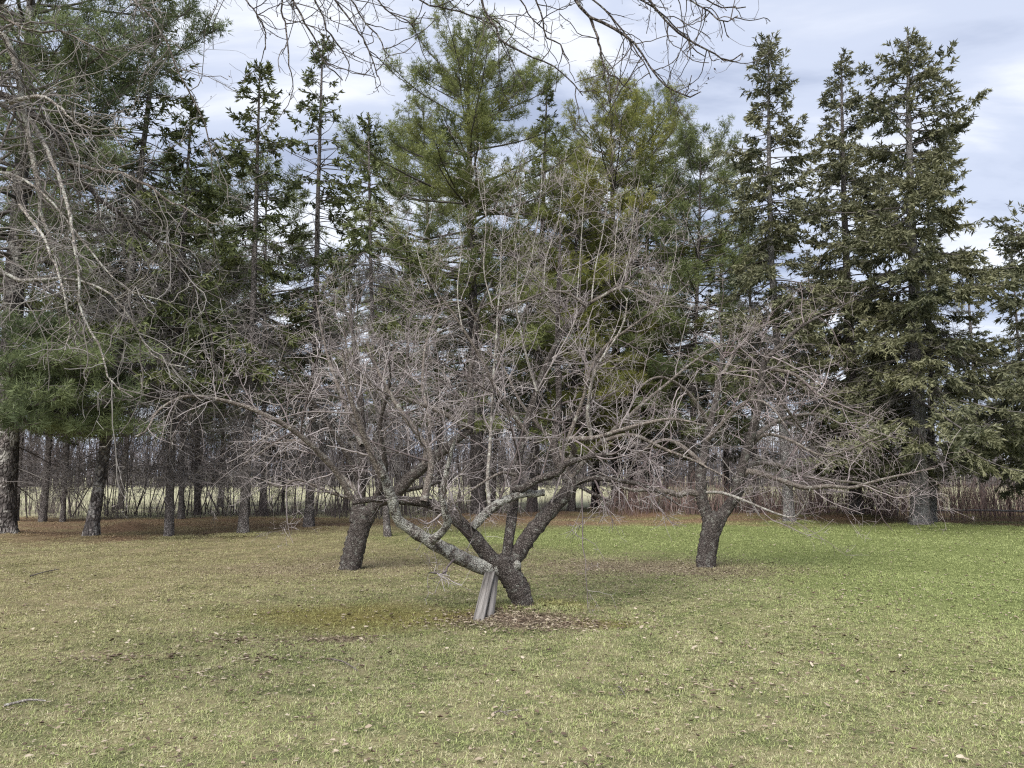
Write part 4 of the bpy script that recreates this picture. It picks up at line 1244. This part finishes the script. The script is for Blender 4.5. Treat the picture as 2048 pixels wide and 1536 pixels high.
# far wood beyond the field
M['far'] = twigmat('far_wood_stem', (0.085, 0.075, 0.080), (0.20, 0.18, 0.185))
g = Geo()
n = 3000
fx = rs.uniform(-85, 95, n); fy = rs.uniform(98, 135, n)
fh = rs.uniform(3.0, 8.5, n) * np.where(rs.random(n) < .3, 1.5, 1)
P = np.stack([np.stack([fx, fy, np.full(n, -.2)], -1), np.stack([fx + rs.normal(0, .2, n), fy, fh * .5], -1), np.stack([fx + rs.normal(0, .5, n), fy + rs.normal(0, .3, n), fh], -1)], 1)
R = rs.uniform(.04, .13, n)[:, None] * np.array([1, .7, .3])
tubes(g, P, R, 3, a=rs.uniform(0, 1, n))
P1, R1 = spawn(rs, P, R, 6, (.15, 1), (.8, 2.6), (20, 60), .3, .12, 2, .6, .045)
tubes(g, P1, R1, 3, a=rs.uniform(0, 1, len(P1)))
o = g.build('far_wood', M['far'], kind='stuff')
tag(o, 'grey leafless wood beyond the pale field behind the trunks', 'wood')

# ------------------------------------------------------------------ dead leaves and fallen sticks
def leafmat(name, a, b):
    n = NT(name)
    rnd = n.node('ShaderNodeObjectInfo').outputs['Random']
    f = n.math('ADD', n.math('MULTIPLY', rnd, 0.5), n.math('MULTIPLY', n.attr(), 0.5))
    return n.bsdf(n.mix(f, a, b), 0.75, 0.25, transl=0.1)


M['leaf_pale'] = leafmat('pale_dead_leaf', (0.20, 0.15, 0.105), (0.52, 0.46, 0.36))
M['leaf_dark'] = leafmat('dark_dead_leaf', (0.055, 0.040, 0.030), (0.20, 0.145, 0.105))


def leaf_geo(g, rng, pos, rz, size, a, curl=None, m=0, nu=3):
    """one curled ovate leaf."""
    nv = 3
    cu = rng.uniform(-1.4, 1.6) if curl is None else curl
    tw = rng.normal(0, .5)
    X = []
    for i in range(nu):
        u = i / (nu - 1)
        wd = 0.33 * math.sin(PI * (0.08 + 0.88 * u) ** 0.85) * (1 + .12 * rng.normal())
        for j in range(nv):
            v = j - 1
            z = cu * 0.35 * (u - .5) ** 2 + abs(v) * wd * (0.55 + .5 * rng.random()) * (1 if cu > 0 else -.3) + v * tw * .12 * u
            X.append((u - .5, v * wd, z + .05))
    X = np.array(X) * size
    X[:, 2] -= X[:, 2].min() - .004
    c, s = math.cos(rz), math.sin(rz)
    X = np.stack([X[:, 0] * c - X[:, 1] * s, X[:, 0] * s + X[:, 1] * c, X[:, 2]], -1) + pos
    t = []
    for i in range(nu - 1):
        for j in range(nv - 1):
            q0 = i * nv + j
            t += [[q0, q0 + nv, q0 + nv + 1], [q0, q0 + nv + 1, q0 + 1]]
    g.add(X, t=t, a=a, m=m)


rl = np.random.default_rng(9)
LEAFM = []
for k in range(10):
    g = Geo(); leaf_geo(g, rl, np.zeros(3), 0, 1.0, rl.random(), nu=6)
    LEAFM.append(g.mesh('dead_leaf', M['leaf_pale'] if k < 7 else M['leaf_dark'], True))
DR = [((rl.uniform(-.6, .6)) * y_, y_) for y_ in rl.uniform(4.8, 11, 26)]
for i in range(300):
    Y = 4.3 + 7.5 * rl.random() ** 1.25
    x = rl.uniform(-.69, .69) * Y
    if i % 3:
        ci_ = rl.integers(0, len(DR)); Y = float(np.clip(DR[ci_][1] + rl.normal() * .35, 4.3, 13)); x = DR[ci_][0] + rl.normal() * .6
    k = i % 10
    o = bpy.data.objects.new('dead_leaf', LEAFM[k]); COL.objects.link(o)
    sc = rl.uniform(.028, .056)
    o.location = (x, Y, float(hgt(x, Y)) + .024); o.scale = (sc,) * 3
    o.rotation_euler = (rl.normal(0, .25), rl.normal(0, .25), rl.uniform(0, 6.28))
    if k < 7:
        tag(o, 'small pale curled dead leaf lying on the short lawn', 'dead leaf', 'pale dead leaves on the lawn')
    else:
        tag(o, 'small dark brown shrivelled dead leaf lying on the short lawn', 'dead leaf', 'dark dead leaves on the lawn')
g = Geo()
for i in range(3400):
    Y = 8 + 18 * rl.random() ** .8
    x = rl.uniform(-.7, .7) * Y
    if x < -2 and Y > 14 and rl.random() < .6: continue
    leaf_geo(g, rl, np.array([x, Y, float(hgt(x, Y)) + .015]), rl.uniform(0, 6.28), rl.uniform(.028, .055), rl.random(), m=0 if rl.random() < .72 else 1)
for cx, cy, rx, ry, n, dk in ((.1, 8.75, .6, .32, 900, .45), (2.4, 13.6, 1.7, .9, 900, .5), (-3.1, 13.8, 1.6, .9, 350, .5), (-1.75, 7.9, .3, .14, 60, .6), (0.3, 11.8, 2.0, .7, 350, .5),
                               (-2.6, 7.6, .35, .12, 90, .5), (-3.4, 6.9, .3, .10, 70, .5), (-1.9, 6.9, .5, .12, 70, .6), (-2.4, 6.3, .35, .12, 50, .5), (1.4, 6.0, .4, .2, 60, .5), (3.2, 7.5, 1.2, .5, 110, .5), (4.5, 10.5, 2.0, 1.0, 220, .5)):
    for i in range(n):
        x, Y = cx + rl.normal() * rx, cy + rl.normal() * ry
        leaf_geo(g, rl, np.array([x, Y, float(hgt(x, Y)) + .012]), rl.uniform(0, 6.28), rl.uniform(.025, .055), rl.random(), m=0 if rl.random() > dk else 1)
for i in range(3400):
    Y = 4.2 + 9 * rl.random() ** 1.2
    x = rl.uniform(-.7, .7) * Y
    leaf_geo(g, rl, np.array([x, Y, float(hgt(x, Y)) + .014]), rl.uniform(0, 6.28), rl.uniform(.014, .042), rl.random(), m=0 if rl.random() < .55 else 1)
o = g.build('leaf_litter', [M['leaf_pale'], M['leaf_dark']], smooth=True, kind='stuff')
tag(o, 'scattered dead leaves gathered under the apple trees and over the far lawn', 'leaf litter')

for i, (x0, y0, x1, y1, r_, lab) in enumerate((
        (8, 1412, 92, 1406, .011, 'pale broken stick lying at the left edge of the near lawn'),
        (60, 1152, 118, 1141, .012, 'thin bent stick on the brown lawn at the left, farther off'),
        (660, 1322, 716, 1344, .008, 'short dark twig left of the leaf pile by the front trunk'),
        (1237, 1378, 1250, 1398, .007, 'tiny stick standing out of the lawn, right of the front tree'),
        (985, 1432, 1016, 1436, .008, 'short brown stick on the lawn below the wooden prop'))):
    A, B = ground(x0, y0), ground(x1, y1)
    A[2] = float(hgt(A[0], A[1])) + .02; B[2] = float(hgt(B[0], B[1])) + .025
    mid = (A + B) / 2 + np.array([0, .02, .015])
    P = spline([A, mid, B], 9) - A
    g = Geo(); tubes(g, P, np.linspace(r_, r_ * .5, 9), 6, jit=.1, rng=rl)
    P1, R1 = spawn(rl, P[None], np.linspace(r_, r_ * .5, 9)[None], 3, (.3, .9), (.06, .16), (30, 60), 0, .15, 4, .6, .003)
    tubes(g, P1, R1, 4)
    o = g.build('fallen_stick', M['limb_pale'] if i == 0 else M['apple_limb'], smooth=True)
    o.location = A
    tag(o, lab, 'stick')

# ------------------------------------------------------------------ grass: tufts of blades set out over the lawn
def tuft_patch(rng, n, rad, lmin, lmax, wid):
    a = rng.uniform(0, 2 * PI, n); r = rad * np.sqrt(rng.random(n)) * rng.uniform(.6, 1.05, n)
    cl = rng.normal(0, rad * .6, (40, 2))
    pick = rng.random(n) < .7
    x, y = r * np.cos(a), r * np.sin(a)
    ci = rng.integers(0, 40, n)
    x = np.where(pick, cl[ci, 0] + rng.normal(0, .013, n), x); y = np.where(pick, cl[ci, 1] + rng.normal(0, .013, n), y)
    az = rng.uniform(0, 2 * PI, n); el = np.radians(np.clip(np.where(rng.random(n) < .6, rng.normal(8, 8, n), rng.normal(34, 20, n)), 1, 80))
    L = rng.uniform(lmin, lmax, n)
    d = np.stack([np.cos(el) * np.cos(az), np.cos(el) * np.sin(az), np.sin(el)], -1)
    s = np.stack([-np.sin(az), np.cos(az), np.zeros(n)], -1) * wid * rng.uniform(.7, 1.3, n)[:, None]
    p0 = np.stack([x, y, np.full(n, -.003)], -1)
    d2 = unit(d + np.array([0, 0, -.55]) * rng.uniform(.2, 1.2, n)[:, None])
    p1 = p0 + d * (L * .55)[:, None]; p2 = p1 + d2 * (L * .45)[:, None]
    p2[:, 2] = np.maximum(p2[:, 2], .002)
    X = np.stack([p0 - s * .5, p0 + s * .5, p1 + s * .42, p1 - s * .42, p2], 1)
    b = np.arange(n)[:, None] * 5
    g = Geo()
    g.add(X.reshape(-1, 3), q=b + np.array([[0, 1, 2, 3]]), t=b + np.array([[3, 2, 4]]), a=np.repeat(np.clip(np.where(pick, rng.random(40)[ci] * .8 + rng.random(n) * .2, rng.random(n)), 0, 1), 5))
    return g.mesh('grass_tuft', M['blade'])


rg = np.random.default_rng(31)
gcol = bpy.data.collections.new('grass_tufts')
for k in range(6):
    gcol.objects.link(bpy.data.objects.new('grass_tuft', tuft_patch(rg, 560, .30, .016, .040, .0042)))
pts, scs = [], []
for ya, yb, sp, sc in ((3.4, 9.0, .20, 1.0), (9.0, 15.0, .27, 1.1), (15.0, 22.0, .45, 1.35), (22.0, 31.0, .62, 1.7)):
    for yy in np.arange(ya, yb, sp):
        xm = .70 * yy + .8
        xx = np.arange(-xm, xm, sp)
        p = np.stack([xx + rg.uniform(-.5, .5, len(xx)) * sp, yy + rg.uniform(-.5, .5, len(xx)) * sp], -1)
        pts.append(p); scs.append(np.full(len(xx), sc) * rg.uniform(.85, 1.2, len(xx)))
for px, py, rad in ((1046, 1216, .17), (700, 1140, .27), (1411, 1134, .25), (180, 1078, .3), (337, 1076, .2), (487, 1072, .22), (617, 1060, .22), (1580, 1050, .3), (1845, 1055, .5), (1714, 1038, .4), (960, 1243, .1)):
    g0 = ground(px, py); an = rg.uniform(0, 6.28, 16); rr_ = rad * rg.uniform(.85, 1.5, 16)
    pts.append(np.stack([g0[0] + np.cos(an) * rr_, g0[1] + np.sin(an) * rr_], -1)); scs.append(rg.uniform(.5, 1.3, 16) * (1.6 if rad > .12 else 1.0))
pts = np.concatenate(pts); scs = np.concatenate(scs)
gz = np.concatenate([pts, hgt(pts[:, 0], pts[:, 1])[:, None]], 1).astype(np.float32)
gm = bpy.data.meshes.new('grass')
gm.vertices.add(len(gz)); gm.vertices.foreach_set('co', gz.ravel())
aa = gm.attributes.new('turn', 'FLOAT_VECTOR', 'POINT')
rot = np.zeros((len(gz), 3), np.float32); rot[:, 2] = rg.uniform(0, 6.28, len(gz)); aa.data.foreach_set('vector', rot.ravel())
aa = gm.attributes.new('size', 'FLOAT', 'POINT'); aa.data.foreach_set('value', scs.astype(np.float32))
go = bpy.data.objects.new('grass', gm); COL.objects.link(go)
tag(go, 'short dry and green grass blades covering the lawn', 'grass', kind='stuff')
ng = bpy.data.node_groups.new('grass_scatter', 'GeometryNodeTree')
ng.interface.new_socket('Geometry', in_out='INPUT', socket_type='NodeSocketGeometry')
ng.interface.new_socket('Geometry', in_out='OUTPUT', socket_type='NodeSocketGeometry')
gi, gout = ng.nodes.new('NodeGroupInput'), ng.nodes.new('NodeGroupOutput')
iop = ng.nodes.new('GeometryNodeInstanceOnPoints')
ci = ng.nodes.new('GeometryNodeCollectionInfo')
ci.inputs['Collection'].default_value = gcol
ci.inputs['Separate Children'].default_value = True
ci.inputs['Reset Children'].default_value = True
ar = ng.nodes.new('GeometryNodeInputNamedAttribute'); ar.data_type = 'FLOAT_VECTOR'; ar.inputs['Name'].default_value = 'turn'
az_ = ng.nodes.new('GeometryNodeInputNamedAttribute'); az_.data_type = 'FLOAT'; az_.inputs['Name'].default_value = 'size'
iop.inputs['Pick Instance'].default_value = True
ng.links.new(gi.outputs[0], iop.inputs['Points'])
ng.links.new(ci.outputs[0], iop.inputs['Instance'])
ng.links.new(ar.outputs['Attribute'], iop.inputs['Rotation'])
ng.links.new(az_.outputs['Attribute'], iop.inputs['Scale'])
ng.links.new(iop.outputs[0], gout.inputs[0])
md = go.modifiers.new('scatter', 'NODES'); md.node_group = ng
